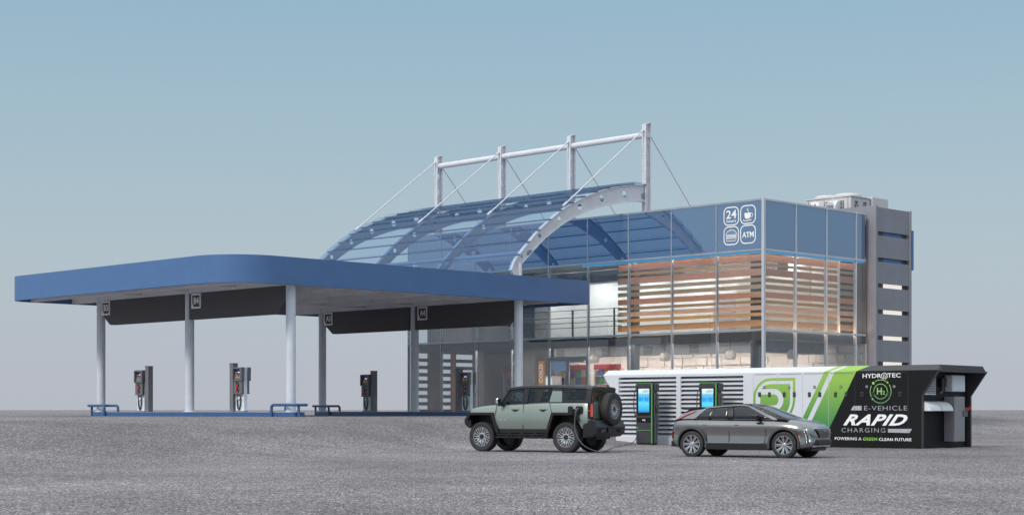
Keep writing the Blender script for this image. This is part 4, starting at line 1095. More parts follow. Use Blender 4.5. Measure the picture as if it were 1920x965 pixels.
def make_charger():
    t = thing('ev_charger', 'x', 'charger', group='charcoal and green charging posts before the container')
    W, D, H = .80, .28, 2.33
    m = MB(); m.box(0, W-.06, 0, D, .04, H); m.build('cabinet', M_CHG, t, bevel=.025)
    m = MB(); m.box(.03, W-.04, .03, D-.03, -.05, .04); m.build('plinth', M_BLACK, t)
    m = MB(); m.box(W-.058, W, -.01, D, .02, H+.01); m.build('side_panel', M_CHG, t, bevel=.006)
    m = MB(); m.box(W-.070, W-.036, -.022, -.011, .04, H-.02); m.build('green_edge_strip', mat('green_strip_lit', (.04, .45, .02), .4, emis=(.05, .8, .02), es=.15, var=0), t)
    m = MB(); m.box(.05, W-.08, -.006, .10, H-.015, H+.004); m.build('green_top_line', M_GREEN, t)
    m = MB(); m.box(.06, W-.10, -.012, .001, 1.10, H-.16); sc = m.build('screen_bezel', M_CHGD, t, bevel=.008)
    m = MB(); m.box(.13, W-.17, -.016, -.0125, 1.22, 2.12); sn = m.build('screen', M_CSCR, sc)
    O = (0, -.017, 0)
    text('01', M_DIG, sn, O, RX, UZ, (.15, .33, 1.64, 1.78), bold=.03, thick=.002)
    text('02', M_DIG, sn, O, RX, UZ, (.42, .60, 1.64, 1.78), bold=.03, thick=.002)
    d = Plane2(O, RX, UZ, .002); d.poly([(.30, 2.02), (.45, 2.08), (.62, 2.05), (.58, 1.98), (.34, 1.97)]); d.build('screen_picture', glow('screen_pale_green', (.45, .62, .55), .7), sn)
    m = MB(); m.box(.06, W-.10, -.010, .001, .83, 1.02); rp = m.build('reader_panel', M_CHGD, t)
    d = Plane2((0, -.012, 0), RX, UZ, .003); cx = .38
    for r_ in (.03, .055): d.stroke(arc(cx, .925, r_, -60, 60, 8), .012)
    d.poly([(cx-.07, .905), (cx-.01, .905), (cx-.01, .95), (cx-.07, .95)]); d.build('contactless_mark', M_WHITELET, rp)
    m = MB(); m.box(.04, W-.09, -.018, .0, .515, .545); m.build('green_sill', M_GREEN, t)
    m = MB(); m.box(.02, W-.075, -.004, .002, .49, .50); m.build('panel_gap', M_BLACK, t)
    d = Plane2((0, -.003, 0), RX, UZ, .004); d.disc(.09, .63, .02, 12); d.build('blue_dot', glow('blue_led', (.1, .6, .9), .7), t)
    # cable arm and cable on the right side
    m = MB(); m.box(W+.001, W+.12, .04, .24, H-.30, H-.02); ar = m.build('cable_arm', M_CHG, t, bevel=.02)
    m = MB(); m.box(W+.002, W+.05, .03, .25, .04, H-.42); m.build('side_bulge', M_CHG, t, bevel=.02)
    m = MB(); m.box(W+.051, W+.10, .06, .20, 1.30, 1.52); hs = m.build('holster', M_BLACK, t, bevel=.01)
    m = MB(); m.box(W+.052, W+.11, .05, .21, 1.53, 1.57); m.build('holster_light', M_GREEN, hs)
    m = MB(); m.tube([(W+.10, .11, 1.46), (W+.14, .06, 1.34), (W+.12, .06, 1.20)], [.05, .045, .03], 10); m.build('plug', M_BLACK, t, smooth=50)
    def curve(pts, n=8):
        o = []
        for i in range(len(pts)-1):
            p0, p1, p2, p3 = (Vector(pts[max(i-1, 0)]), Vector(pts[i]), Vector(pts[i+1]), Vector(pts[min(i+2, len(pts)-1)]))
            for k in range(n):
                t_ = k/n; o.append(.5*((2*p1)+(p2-p0)*t_+(2*p0-5*p1+4*p2-p3)*t_*t_+(-p0+3*p1-3*p2+p3)*t_**3))
        o.append(Vector(pts[-1])); return o
    m = MB(); m.tube(curve([(W+.08, .0, 1.0), (W+.09, -.02, 1.7), (W+.13, .0, H-.42), (W+.20, .04, 1.9), (W+.23, .06, 1.3), (W+.19, .05, .6), (W+.15, .03, .12), (W+.10, .02, .14), (W+.08, .04, .6), (W+.10, .06, 1.0), (W+.12, .06, 1.22)]), .019, 8)
    m.build('cable', M_CABLE, t, smooth=60)
    m = MB(); m.box(-.06, -.001, .05, .22, H-.30, H-.05); m.build('cable_arm', M_CHG, t, bevel=.02)
    m = MB(); m.tube(curve([(-.03, .12, H-.2), (-.10, .06, 2.0), (-.14, .05, 1.5), (-.08, .06, 1.1), (-.01, .12, 1.3)]), .019, 8); m.build('cable', M_CABLE, t, smooth=60)
    return t, curve
ch, curve = make_charger()
Mc = Matrix.Translation((4.09, 66.1, 0)) @ Matrix.Rotation(CR, 4, 'Z')
ch['label'] = 'charging post left of the grey crossover, cable running to the green SUV'
ch.location = Mc @ Vector((1.65, -.95, .0)); ch.rotation_euler = (0, 0, CR); ch.location.z = gz(ch.location.x, ch.location.y)
c2 = copy_tree(ch); c2['label'] = 'charging post standing behind the roof of the grey crossover'
c2.location = Mc @ Vector((4.54, -.95, 0)); c2.location.z = gz(c2.location.x, c2.location.y)

# ------------------------------------------------------------------ vehicles: shared pieces
def carpaint(name, col, rough=.28, metal=.55):
    m = mat(name, col, rough, metal=metal, coat=.8, var=.02, vscale=1); return m
M_CARGLASS = glass('tinted_car_glass', (.60, .63, .63), refl=.04, rmax=.5)
M_CARGLASSD = mat('dark_car_glass', (.014, .018, .022), .05, coat=.5, var=0)
M_TRIM = mat('satin_black_trim', (.013, .013, .015), .32, var=.1)
M_TYRE = mat('tyre_rubber', (.028, .028, .029), .7, var=.2, vscale=20)
M_ALLOY = mat('machined_alloy', (.62, .63, .65), .22, metal=.9, var=.04)
M_ALLOYD = mat('dark_alloy', (.05, .05, .055), .35, metal=.6)
M_SEAT = mat('dark_seat', (.05, .05, .05), .7); M_SEATL = mat('pale_seat', (.45, .44, .42), .7)
M_TAIL = mat('red_tail_lamp', (.30, .012, .012), .2, emis=(.9, .06, .02), es=.10)
M_AMBER = mat('amber_lamp', (.8, .25, .02), .3, emis=(1, .3, .03), es=.5)

def make_wheel(parent, c, side, r, rr, wd, style):
    """side = +1/-1: outer face towards +y / -y; r tyre radius, rr rim radius"""
    cx, cy, cz = c; s = side
    m = MB()
    pr = [(rr-.02, -wd*.46), (rr+.015, -wd*.49), (r-.05, -wd*.50), (r-.012, -wd*.42), (r, -wd*.30), (r, wd*.30), (r-.012, wd*.42), (r-.05, wd*.50), (rr+.015, wd*.49), (rr-.02, wd*.46)]
    m.lathe([(a, b) for a, b in pr], (cx, cy, cz), axis='y', seg=48, closed=True)
    if style == 'off':      # shoulder blocks
        for k in range(40):
            a = 2*PI*k/40; a2 = a+2*PI/40*.6
            for q in (-1, 1):
                y0, y1 = cy+q*wd*.26, cy+q*wd*.47
                P_ = lambda rad, an, y: (cx+rad*math.cos(an), y, cz+rad*math.sin(an))
                m.hexa([P_(r-.03, a, y0), P_(r-.03, a2, y0), P_(r-.03, a2, y1), P_(r-.03, a, y1), P_(r+.008, a, y0), P_(r+.008, a2, y0), P_(r-.006, a2, y1), P_(r-.006, a, y1)])
    wl = m.build('wheel', M_TYRE, parent, smooth=35, weld=0)
    m = MB(); yo = cy+s*wd*.44
    m.lathe([(rr-.02, cy-wd*.4), (rr-.03, cy-wd*.2*s), (rr-.045, yo-s*.06), (rr-.03, yo)], (cx, 0, cz), axis='y', seg=48, caps=False)
    # barrel is open towards the outside
    m.build('rim_barrel', M_ALLOYD, wl, smooth=40)
    m = MB(); yb = cy+s*wd*.10
    m.lathe([(.001, yb-s*.02), (rr*.93, yb-s*.02), (rr*.93, yb), (.001, yb)], (cx, 0, cz), axis='y', seg=40); m.build('brake_disc', M_ALLOYD, wl)
    m = MB()
    m.lathe([(rr+.004, yo-s*.02), (rr+.004, yo+s*.006), (rr-.028, yo+s*.006), (rr-.028, yo-s*.02)], (cx, 0, cz), axis='y', seg=48, closed=True)
    def spoke(a0, r0, a1, r1, w0, w1, y0, y1, th=.03):
        p0 = Vector((cx+r0*math.cos(a0), y0, cz+r0*math.sin(a0))); p1 = Vector((cx+r1*math.cos(a1), y1, cz+r1*math.sin(a1)))
        d = (p1-p0).normalized(); n_ = Vector((0, 1, 0)).cross(d).normalized(); y_ = Vector((0, s*th, 0))
        m.hexa([p0-n_*w0-y_, p0+n_*w0-y_, p1+n_*w1-y_, p1-n_*w1-y_, p0-n_*w0, p0+n_*w0, p1+n_*w1, p1-n_*w1])
    yh = yo-s*.03
    if style == 'off':
        N = 9
        for k in range(N):
            a = 2*PI*k/N+.2; q = 2*PI/N
            spoke(a, rr*.30, a+q*.28, rr*.66, .020, .019, yh, yo)
            spoke(a, rr*.30, a-q*.28, rr*.66, .020, .019, yh, yo)
            spoke(a+q*.28, rr*.64, a+q*.12, rr*.97, .014, .017, yo, yo); spoke(a-q*.28, rr*.64, a-q*.12, rr*.97, .014, .017, yo, yo)
            spoke(a+q*.28, rr*.62, a+q*.5, rr*.97, .012, .016, yo, yo)
        m.lathe([(rr*.36, yh-s*.02), (rr*.36, yh+s*.008), (rr*.24, yh+s*.012), (rr*.24, yh-s*.02)], (cx, 0, cz), axis='y', seg=32, closed=True)
        for k in range(8):
            a = 2*PI*k/8; m.lathe([(.016, yh), (.016, yh+s*.03)], (cx+rr*.30*math.cos(a), 0, cz+rr*.30*math.sin(a)), axis='y', seg=8)
    else:
        N = 9
        for k in range(N):
            a = 2*PI*k/N+.25; q = 2*PI/N
            spoke(a-.05, rr*.16, a+q*.02, rr*.98, .013, .018, yh-s*.01, yo)
            spoke(a+q*.30, rr*.16, a+q*.33, rr*.98, .008, .011, yh-s*.01, yo)
        m.lathe([(rr*.26, yh-s*.03), (rr*.25, yh+s*.004), (.03, yh+s*.008)], (cx, 0, cz), axis='y', seg=24)
    m.build('rim', M_ALLOY, wl, smooth=30, weld=0)
    m = MB(); m.lathe([(rr*.17, yh), (rr*.16, yh+s*.022), (.001, yh+s*.026)], (cx, 0, cz), axis='y', seg=20); m.build('hub_cap', M_ALLOYD if style == 'off' else M_CHROME, wl, smooth=40)
    return wl

def loft(stations, ringf, sub):
    """stations: list of x; ringf(x) -> half ring of (y,z) from under centre to top centre; closes both ends"""
    m = MB(); rings = []
    for x in stations:
        h = ringf(x); full = [(x, y, z) for y, z in h]+[(x, -y, z) for y, z in h[-2:0:-1]]
        rings.append([m.bm.verts.new(p) for p in full])
    n = len(rings[0])
    for A, B in zip(rings, rings[1:]):
        for k in range(n): m.bm.faces.new((A[k], A[(k+1) % n], B[(k+1) % n], B[k]))
    m.bm.faces.new(rings[0][::-1]); m.bm.faces.new(rings[-1])
    return m

# ------------------------------------------------------------------ green off-road SUV
M_SAGE = carpaint('sage_green_paint', (.235, .28, .25), .34, .45)
suv = thing('off_road_suv', 'boxy sage green off-road SUV with spare wheel on its tail, plugged in to charge', 'SUV', (2.15, 53.18, 0), math.atan2(.53, -.848))
WB, HW = 3.13, .925
zr0, zr1 = gz(2.15, 53.18), gz(2.15-.848*WB, 53.18+.53*WB)
suv.rotation_euler = (0, -math.atan2(zr1-zr0, WB), math.atan2(.53, -.848))
topz = [(-.86, 1.60), (.6, 1.60), (1.6, 1.56), (2.50, 1.50), (2.9, 1.47), (3.4, 1.42), (3.62, 1.38), (3.70, 1.33)]
wid = [(-.86, .88), (-.80, .915), (-.5, .925), (3.3, .925), (3.55, .89), (3.70, .80)]
botz = [(-.86, .78), (-.4, .70), (3.2, .70), (3.70, .84)]
def suv_ring(x):
    W, Z, B = interp(wid, x), interp(topz, x), interp(botz, x)
    sh_ = Z-.10
    return [(0, B), (W-.12, B), (W-.02, B+.03), (W+.01, B+.20), (W+.012, 1.12), (W-.02, 1.24), (W-.045, sh_-.02), (W-.075, sh_+.04), (W-.14, Z-.015), (W-.45, Z+.005), (0, Z+.02)]
xs_ = [-.86, -.84, -.80, -.6, -.3, 0, .6, 1.2, 1.6, 2.0, 2.5, 2.8, 3.1, 3.3, 3.45, 3.55, 3.62, 3.67, 3.70]
m = loft(xs_, suv_ring, 0); body = m.build('body', M_SAGE, suv)
def arch_cut(xc, w0, w1, zt, y0, y1):
    m = MB(); m.prism([(xc-w0, -.2), (xc-w0+.0, .70), (xc-w1, zt), (xc+w1, zt), (xc+w0, .70), (xc+w0, -.2)], 'y', y0, y1); return m.mesh('c')
cutters = []
for xc in (0, WB):
    for y0, y1 in ((.42, 1.2), (-1.2, -.42)): cutters.append(arch_cut(xc, .60, .40, 1.17, y0, y1))
cut(body, cutters); body.data.materials.clear(); body.data.materials.append(M_SAGE); smooth(body, 28)
def line_arches(o, xs, rad, ymax, ztop, m_):
    o.data.materials.append(m_)
    for f in o.data.polygons:
        c = f.center
        if abs(c.y) < ymax and c.z < ztop and any(abs(c.x-x) < rad for x in xs) and abs(c.y) > .40: f.material_index = 1
        elif c.z < .72 and f.normal.z < -.7: f.material_index = 1
line_arches(body, (0, WB), .62, .87, 1.20, M_BLACK)
Pv = lambda name, mt, x0, x1, y0, y1, z0, z1, par=suv, **k: (lambda m: (m.box(x0, x1, y0, y1, z0, z1), m.build(name, mt, par, **k))[1])(MB())
# inner arches and underbody
Pv('underbody', M_BLACK, -.85, 3.55, -.43, .43, .42, .90)
Pv('chassis', M_BLACK, .66, 2.48, -.84, .84, .44, .74)
for s in (-1, 1):
    for xc in (0, WB):
        y0, y1 = sorted((s*.855, s*.985))
        m = MB()
        o = [(xc-.70, .60), (xc-.48, 1.255), (xc+.48, 1.255), (xc+.70, .60)]
        i_ = [(xc-.595, .60), (xc-.40, 1.165), (xc+.40, 1.165), (xc+.595, .60)]
        if not xc: o[0] = (xc-.56, .98); i_[0] = (xc-.48, .98)
        if xc: o[3] = (xc+.575, 1.02); i_[3] = (xc+.48, 1.0)
        for k in range(3): m.prism([o[k], o[k+1], i_[k+1], i_[k]], 'y', y0, y1)
        m.build('arch_flare', M_TRIM, suv, bevel=.012, weld=1e-3)
        make_wheel(suv, (xc, s*(HW-.17), .475), s, .475, .335, .33, 'off')
    y0, y1 = sorted((s*.80, s*.93)); Pv('rocker_panel', M_TRIM, .70, 2.43, y0, y1, .60, .735, bevel=.01)
    m = MB(); y = s*.97
    m.bar((.62, y, .47), (2.52, y, .47), .09, .05); m.bar((.62, y-s*.02, .56), (2.52, y-s*.02, .56), .05, .04)
    for k in range(8):
        x = .72+.24*k; m.bar((x, y-s*.01, .47), (x+(.10 if k % 2 else -.10), y-s*.03, .62), .04, .04)
    m.build('side_step', M_TRIM, suv)
    # door seams and handles
    for pts in (((2.56, .74), (2.60, 1.13), (2.56, 1.47)), ((1.55, .72), (1.55, 1.52)), ((.52, .73), (.46, 1.1), (.55, 1.4), (.60, 1.58))):
        m = MB()
        for (xa, za), (xb_, zb_) in zip(pts, pts[1:]):
            def yy(z): 
                return s*(.938 if z < 1.13 else lerp(.938, .882, min(1, (z-1.13)/.33)))+s*.0
            m.bar((xa, yy(za), za), (xb_, yy(zb_), zb_), .010, .012, up=(0, 1, 0))
        m.build('door_seam', M_TRIM, body)
    for xh in (1.86, .83):
        m = MB(); m.box(xh-.13, xh+.13, *sorted((s*.905, s*.935)), 1.335, 1.375); m.build('door_handle', M_SAGE, body, bevel=.008)
        m = MB(); m.box(xh-.06, xh+.06, *sorted((s*.905, s*.931)), 1.295, 1.333); m.build('handle_recess', M_BLACK, body)
    m = MB(); m.box(2.15, 2.24, *sorted((s*.932, s*.942)), .99, 1.04); m.box(2.34, 2.43, *sorted((s*.932, s*.942)), .99, 1.04); m.box(2.24, 2.34, *sorted((s*.932, s*.942)), 1.005, 1.025); m.box(2.09, 2.13, *sorted((s*.932, s*.942)), .99, 1.005)
    m.build('door_emblem', M_CHROME, body)
    # mirrors
    m = MB(); m.box(2.34, 2.43, *sorted((s*.98, s*1.17)), 1.52, 1.70); mr_ = m.build('door_mirror', M_CHROME, suv, bevel=.03)
    m = MB(); m.bar((2.30, s*.86, 1.47), (2.35, s*1.08, 1.53), .09, .07); m.build('mirror_arm', M_TRIM, mr_)
    m = MB(); m.box(2.335, 2.339, *sorted((s*1.0, s*1.15)), 1.54, 1.68); m.build('mirror_glass', M_CARGLASSD, mr_)
# greenhouse
YB, YR = .845, .765       # half widths at belt and roof edge
def gp(x, t, s, o=0): # t 0 belt .. 1 roof edge
    return Vector((x, s*(lerp(YB, YR, t)+o), 0))
def zb(x): return interp(topz, x)-.02
ZRF = [(-.86, 2.04), (-.6, 2.08), (.6, 2.12), (1.6, 2.11), (2.10, 2.06), (2.24, 2.01)]
def zr(x): return interp(ZRF, x)-.10
def panel(xb0, xb1, xt0, xt1, s, mt, name, par, th=.03, o=0, n=5, z0=0, z1=1):
    m = MB(); rows = []
    for i in range(n+1):
        u_ = i/n; xa, xc_ = lerp(xb0, xb1, u_), lerp(xt0, xt1, u_)
        r0 = []
        for t in (z0, z1):
            x = lerp(xa, xc_, t); z = lerp(zb(xa), zr(xc_), t); r0.append((x, s*(lerp(YB, YR, t)+o), z))
        rows.append(r0)
    for i in range(n):
        A, B = rows[i], rows[i+1]
        ins = lambda p: (p[0], p[1]-s*th, p[2])
        m.hexa([A[0], B[0], ins(B[0]), ins(A[0]), A[1], B[1], ins(B[1]), ins(A[1])])
    return m.build(name, mt, par)
rf = MB()
rr_ = lambda x: [(0, interp(ZRF, x)-.11), (YR-.02, interp(ZRF, x)-.11), (YR+.012, interp(ZRF, x)-.085), (YR-.01, interp(ZRF, x)-.02), (YR-.10, interp(ZRF, x)), (0, interp(ZRF, x)+.015)]
rf = loft([-.87, -.86, -.6, 0, .6, 1.1, 1.6, 1.9, 2.10, 2.20, 2.24], rr_, 0); roof = rf.build('roof', M_TRIM, suv, smooth=35)
for s in (-1, 1):
    panel(2.46, 2.54, 2.13, 2.21, s, M_TRIM, 'windscreen_pillar', suv, .08)
    panel(1.44, 1.66, 1.40, 1.58, s, M_TRIM, 'door_pillar', suv, .07)
    panel(.16, .62, .20, .52, s, M_SAGE, 'quarter_pillar', suv, .07, .006, z1=.80); panel(.16, .62, .20, .56, s, M_TRIM, 'quarter_pillar_top', suv, .07, 0, z0=.80)
    panel(-.86, -.66, -.86, -.70, s, M_TRIM, 'tail_pillar', suv, .08)
    panel(-.66, .16, -.70, .20, s, M_TRIM, 'window_sill', suv, .05, 0, z1=.14)
    panel(1.64, 2.46, 1.58, 2.13, s, M_CARGLASS, 'front_window', suv, .006, -.02)
    panel(.62, 1.44, .56, 1.42, s, M_CARGLASS, 'rear_window', suv, .006, -.02)
    panel(-.66, .16, -.70, .20, s, M_CARGLASS, 'quarter_window', suv, .006, -.02, z0=.14)
def cross(xb, xt, name, mt, ins_):
    m = MB(); z0_, z1_ = zb(xb)+.0, zr(xt)+.02
    m.hexa([(xb, -YB+ins_, z0_), (xb, YB-ins_, z0_), (xb+.012, YB-ins_, z0_), (xb+.012, -YB+ins_, z0_), (xt, -YR+ins_, z1_), (xt, YR-ins_, z1_), (xt+.012, YR-ins_, z1_), (xt+.012, -YR+ins_, z1_)])
    return m.build(name, mt, suv)
cross(2.49, 2.17, 'windscreen', M_CARGLASS, .06); cross(-.855, -.86, 'tailgate_window', M_CARGLASS, .10)
for x0_ in (1.62, .62):     # seats
    for s in (-1, 1):
        m = MB(); m.hexa([(x0_, s*.42-.22, 1.2), (x0_, s*.42+.22, 1.2), (x0_+.14, s*.42+.22, 1.2), (x0_+.14, s*.42-.22, 1.2), (x0_-.14, s*.42-.17, 1.74), (x0_-.14, s*.42+.17, 1.74), (x0_-.02, s*.42+.17, 1.74), (x0_-.02, s*.42-.17, 1.74)])
        m.box(x0_-.17, x0_-.05, s*.42-.12, s*.42+.12, 1.76, 1.93); m.build('seat', M_SEAT, suv, bevel=.03)
m = MB(); m.tube([(2.12+.05*math.sin(R(q)), .42+.18*math.cos(R(q)), 1.58+.17*math.sin(R(q))) for q in range(0, 360, 30)], .016, 8, closed=True); m.build('steering_wheel', M_BLACK, suv)
m = MB(); m.box(2.25, 2.45, -.75, .75, 1.50, 1.62); m.build('dashboard', M_SEAT, suv, bevel=.02)
m = MB(); m.box(2.02, 2.05, -.14, .14, 1.88, 1.95); m.build('inside_mirror', M_BLACK, suv)
# bonnet ridge, front bumper and tail
m = MB(); m.prism([(2.50, 1.50), (2.62, 1.51), (3.35, 1.45), (3.58, 1.40), (3.35, 1.38), (2.5, 1.42)], 'y', -.55, .55); m.build('bonnet_bulge', M_SAGE, suv, bevel=.02)
m = MB(); m.box(2.42, 2.66, .60, .80, 1.485, 1.515); m.build('bonnet_vent', M_TRIM, suv)
m = MB(); m.prism([(3.52, .74), (3.66, .76), (3.79, .88), (3.80, 1.05), (3.70, 1.07), (3.55, 1.0)], 'y', -.90, .90); m.build('front_bumper', M_TRIM, suv, bevel=.02)
m = MB(); m.box(3.701, 3.72, -.78, .78, 1.12, 1.30); m.build('front_light_bar', M_CARGLASSD, suv)
m = MB(); m.prism([(-.62, .46), (-.98, .50), (-1.12, .62), (-1.14, .80), (-1.05, 1.03), (-.62, 1.03)], 'y', -.92, .92); bp = m.build('rear_bumper', M_TRIM, suv, bevel=.025)
m = MB(); m.box(-1.17, -1.141, -.25, .25, .62, .78); m.build('tow_plate', M_BLACK, bp)
for y in (-.6, .6):
    m = MB(); m.tube([(-1.19, y-.06, .68), (-1.22, y, .68), (-1.19, y+.06, .68)], .02, 8); m.box(-1.2, -1.13, y-.09, y-.05, .64, .72); m.box(-1.2, -1.13, y+.05, y+.09, .64, .72); m.build('recovery_hook', M_CONTG, bp)
m = MB(); m.box(-.89, -.861, -.66, .66, 1.05, 1.55); m.build('tailgate', M_SAGE, suv, bevel=.012)
for s in (-1, 1):
    m = MB(); m.box(-.905, -.80, *sorted((s*.74, s*.935)), 1.06, 1.58); tp = m.build('tail_lamp', M_TRIM, suv, bevel=.012)
    m = MB()
    for b_ in ((.78, .80, 1.12, 1.52), (.895, .915, 1.12, 1.52), (.80, .895, 1.12, 1.145), (.80, .895, 1.495, 1.52)):
        m.box(-.915, -.9055, *sorted((s*b_[0], s*b_[1])), b_[2], b_[3])
    m.box(-.87, -.84, *sorted((s*.9355, s*.941)), 1.30, 1.33)
    m.build('lamp_ring', mat('lit_red_ring', (.8, .05, .02), .3, emis=(1, .10, .03), es=.45), tp)
    m = MB(); m.box(-.912, -.906, *sorted((s*.81, s*.885)), 1.16, 1.48); m.build('lamp_lens', mat('smoky_lens', (.35, .38, .40), .15), tp)
    m = MB(); m.box(-1.08, -1.055, *sorted((s*.80, s*.84)), .86, .98); m.build('rear_reflector', M_TAIL, bp)
m = MB()
for y in (-.28, -.08, .12): m.tube([(-.75, y, interp(ZRF, -.75)+.0), (-.75, y, interp(ZRF, -.75)+.035)], .03, 10)
m.build('roof_marker_lamp', mat('amber_red_marker', (.8, .15, .08), .3, emis=(1, .2, .1), es=.6), roof)
# spare wheel on the tailgate: a wheel turned so its outer face looks backwards
sw_ = make_wheel(None, (0, 0, 0), 1, .51, .335, .29, 'off')
sw_.name = 'spare_wheel'; sw_.parent = suv; sw_.rotation_euler = (0, 0, R(90)); sw_.location = (-1.06, -.12, 1.36)
m = MB(); m.box(-.97, -.88, -.28, .04, 1.2, 1.5); m.build('spare_bracket', M_TRIM, suv)
# charging port, open flap and plug on the near rear wing
px, pz = -.50, 1.33
m = MB(); m.prism(rrect(px-.12, px+.12, pz-.12, pz+.12, .05, 4), 'y', .905, .935); pt = m.build('charge_port', M_BLACK, suv)
m = MB(); m.prism(rrect(px+.17, px+.35, pz-.15, pz+.12, .05, 4), 'y', 1.00, 1.03); m.build('port_flap', M_TRIM, suv, bevel=.008)
m = MB(); m.bar((px+.16, .93, pz), (px+.24, 1.0, pz), .05, .06); m.build('flap_hinge', M_TRIM, suv)
m = MB(); m.tube([(px, .93, pz+.02), (px, 1.02, pz+.03), (px+.03, 1.07, pz-.05), (px+.05, 1.08, pz-.16)], [.04, .042, .034, .024], 12); m.build('charge_plug', M_CONTG, suv, smooth=50)
bpy.context.view_layer.update()
Ms = suv.matrix_world.copy()
A = Ms @ Vector((px+.05, 1.08, pz-.16))
Mch = ch.matrix_world
B = Matrix.Translation(ch.location) @ Matrix.Rotation(CR, 4, 'Z') @ Vector((-.005, .14, .50))
def along(t, z, dx=0, dy=0): return (lerp(A.x, B.x, t)+dx, lerp(A.y, B.y, t)+dy, z)
def sl(x, y, z): return tuple(Ms @ Vector((x, y, z)))
pts = [tuple(A), sl(px+.04, 1.13, .95), sl(px-.02, 1.20, .68), sl(px-.20, 1.27, .40), sl(px-.50, 1.28, .17), sl(px-.95, 1.18, .05), along(.55, .035, .0, -.35), along(.78, .05, 0, -.12), along(.92, .14), along(.98, .34), tuple(B)]
m = MB(); m.tube(curve(pts), .015, 8); cbl = m.build('charging_cable', M_CABLE, smooth=60)
tag(cbl, 'grey charging cable trailing from the green SUV to the left charging post', 'cable')

# ------------------------------------------------------------------ grey crossover
M_GREY = carpaint('warm_grey_metallic_paint', (.30, .30, .295), .16, .9)
co = thing('crossover_car', 'sleek dark grey metallic crossover parked before the white container', 'crossover', (5.61, 48.76, 0), math.atan2(-.543, .84))
WBc = 2.84; HWc = .90
ctop = [(-.92, .86), (-.86, .98), (-.70, 1.06), (-.45, 1.10), (0, 1.11), (1.0, 1.10), (2.2, 1.09), (2.6, 1.085), (3.0, 1.05), (3.3, 1.00), (3.55, .935), (3.72, .87), (3.80, .80)]
cwid = [(-.95, .62), (-.88, .74), (-.75, .83), (-.5, .885), (0, .905), (.6, .90), (1.4, .895), (2.2, .90), (2.84, .905), (3.2, .88), (3.45, .82), (3.65, .70), (3.80, .52)]
cbot = [(-.95, .42), (-.7, .30), (-.3, .24), (1.4, .22), (3.2, .22), (3.6, .26), (3.80, .34)]
def cring(x):
    W, Z, B = sm(cwid, x), sm(ctop, x), interp(cbot, x)
    wb_ = W-.07
    return [(0, B), (W*.80, B), (W-.05, B+.03), (W+.0, B+.15), (W-.060, lerp(B, Z, .40)), (W-.030, lerp(B, Z, .62)), (W+.004, Z-.25), (W-.015, Z-.17), (W-.055, Z-.10), (wb_-.03, Z-.045), (wb_-.14, Z-.012), (wb_*.5, Z+.014), (0, Z+.022)]
xc_ = [-.95, -.92, -.88, -.82, -.75, -.6, -.45, -.25, 0, .3, .6, 1.0, 1.4, 1.8, 2.2, 2.6, 2.84, 3.05, 3.2, 3.33, 3.45, 3.55, 3.65, 3.73, 3.80]
m = loft(xc_, cring, 0); cb_ = m.build('body', M_GREY, co)
md = cb_.modifiers.new('sub', 'SUBSURF'); md.levels = 1; md.render_levels = 1
cc = []
for xc in (0, WBc):
    for y0, y1 in ((.50, 1.2), (-1.2, -.50)):
        mm = MB(); mm.prism([(xc+.435*math.cos(R(q)), .36+.435*math.sin(R(q))) for q in range(0, 360, 12)], 'y', y0, y1); cc.append(mm.mesh('c'))
cut(cb_, cc); cb_.data.materials.clear(); cb_.data.materials.append(M_GREY); smooth(cb_, 38); line_arches(cb_, (0, WBc), .44, .80, .81, M_BLACK)
def PC(name, mt, x0, x1, y0, y1, z0, z1, par=co, **k):
    m = MB(); m.box(x0, x1, y0, y1, z0, z1); return m.build(name, mt, par, **k)
PC('underbody', M_BLACK, -.7, 3.6, -.50, .50, .20, .75)
# cabin
gz0 = lambda x: sm(ctop, x)-.03
groof = [(-.62, 1.31), (-.40, 1.335), (0, 1.375), (.5, 1.44), (1.0, 1.485), (1.4, 1.50), (1.8, 1.475)]
gby = lambda x: sm(cwid, x)-.085
gry = [(-.62, .56), (0, .62), (.8, .655), (1.4, .655), (1.8, .63)]
def cab_pt(xb, xt, t, s, o=0):
    x = lerp(xb, xt, t); zb_, zt_ = gz0(xb), sm(groof, xt)-.035
    y = lerp(gby(xb), interp(gry, xt), t)+.018*math.sin(PI*t)+o
    return Vector((x, s*y, lerp(zb_, zt_, t)))
XBR, XBF, XTR, XTF = -.80, 2.92, -.22, 1.70
m = MB(); n = 16
def colx(i): u_ = i/n; return lerp(XBR, XBF-.0, u_), lerp(XTR, XTF, u_)
L_ = {}
rows = []
for i in range(n+1):
    xb_, xt_ = colx(i); ring = []
    for t in (0, .25, .5, .75, 1): ring.append(cab_pt(xb_, xt_, t, -1))
    yt = interp(gry, xt_)
    for f in (.85, .6, .3, 0, -.3, -.6, -.85):
        ring.append(Vector((xt_, -yt*f, sm(groof, xt_)-.035+.035*(1-f*f)**.8)))
    for t in (1, .75, .5, .25, 0): ring.append(cab_pt(xb_, xt_, t, 1))
    rows.append(ring)
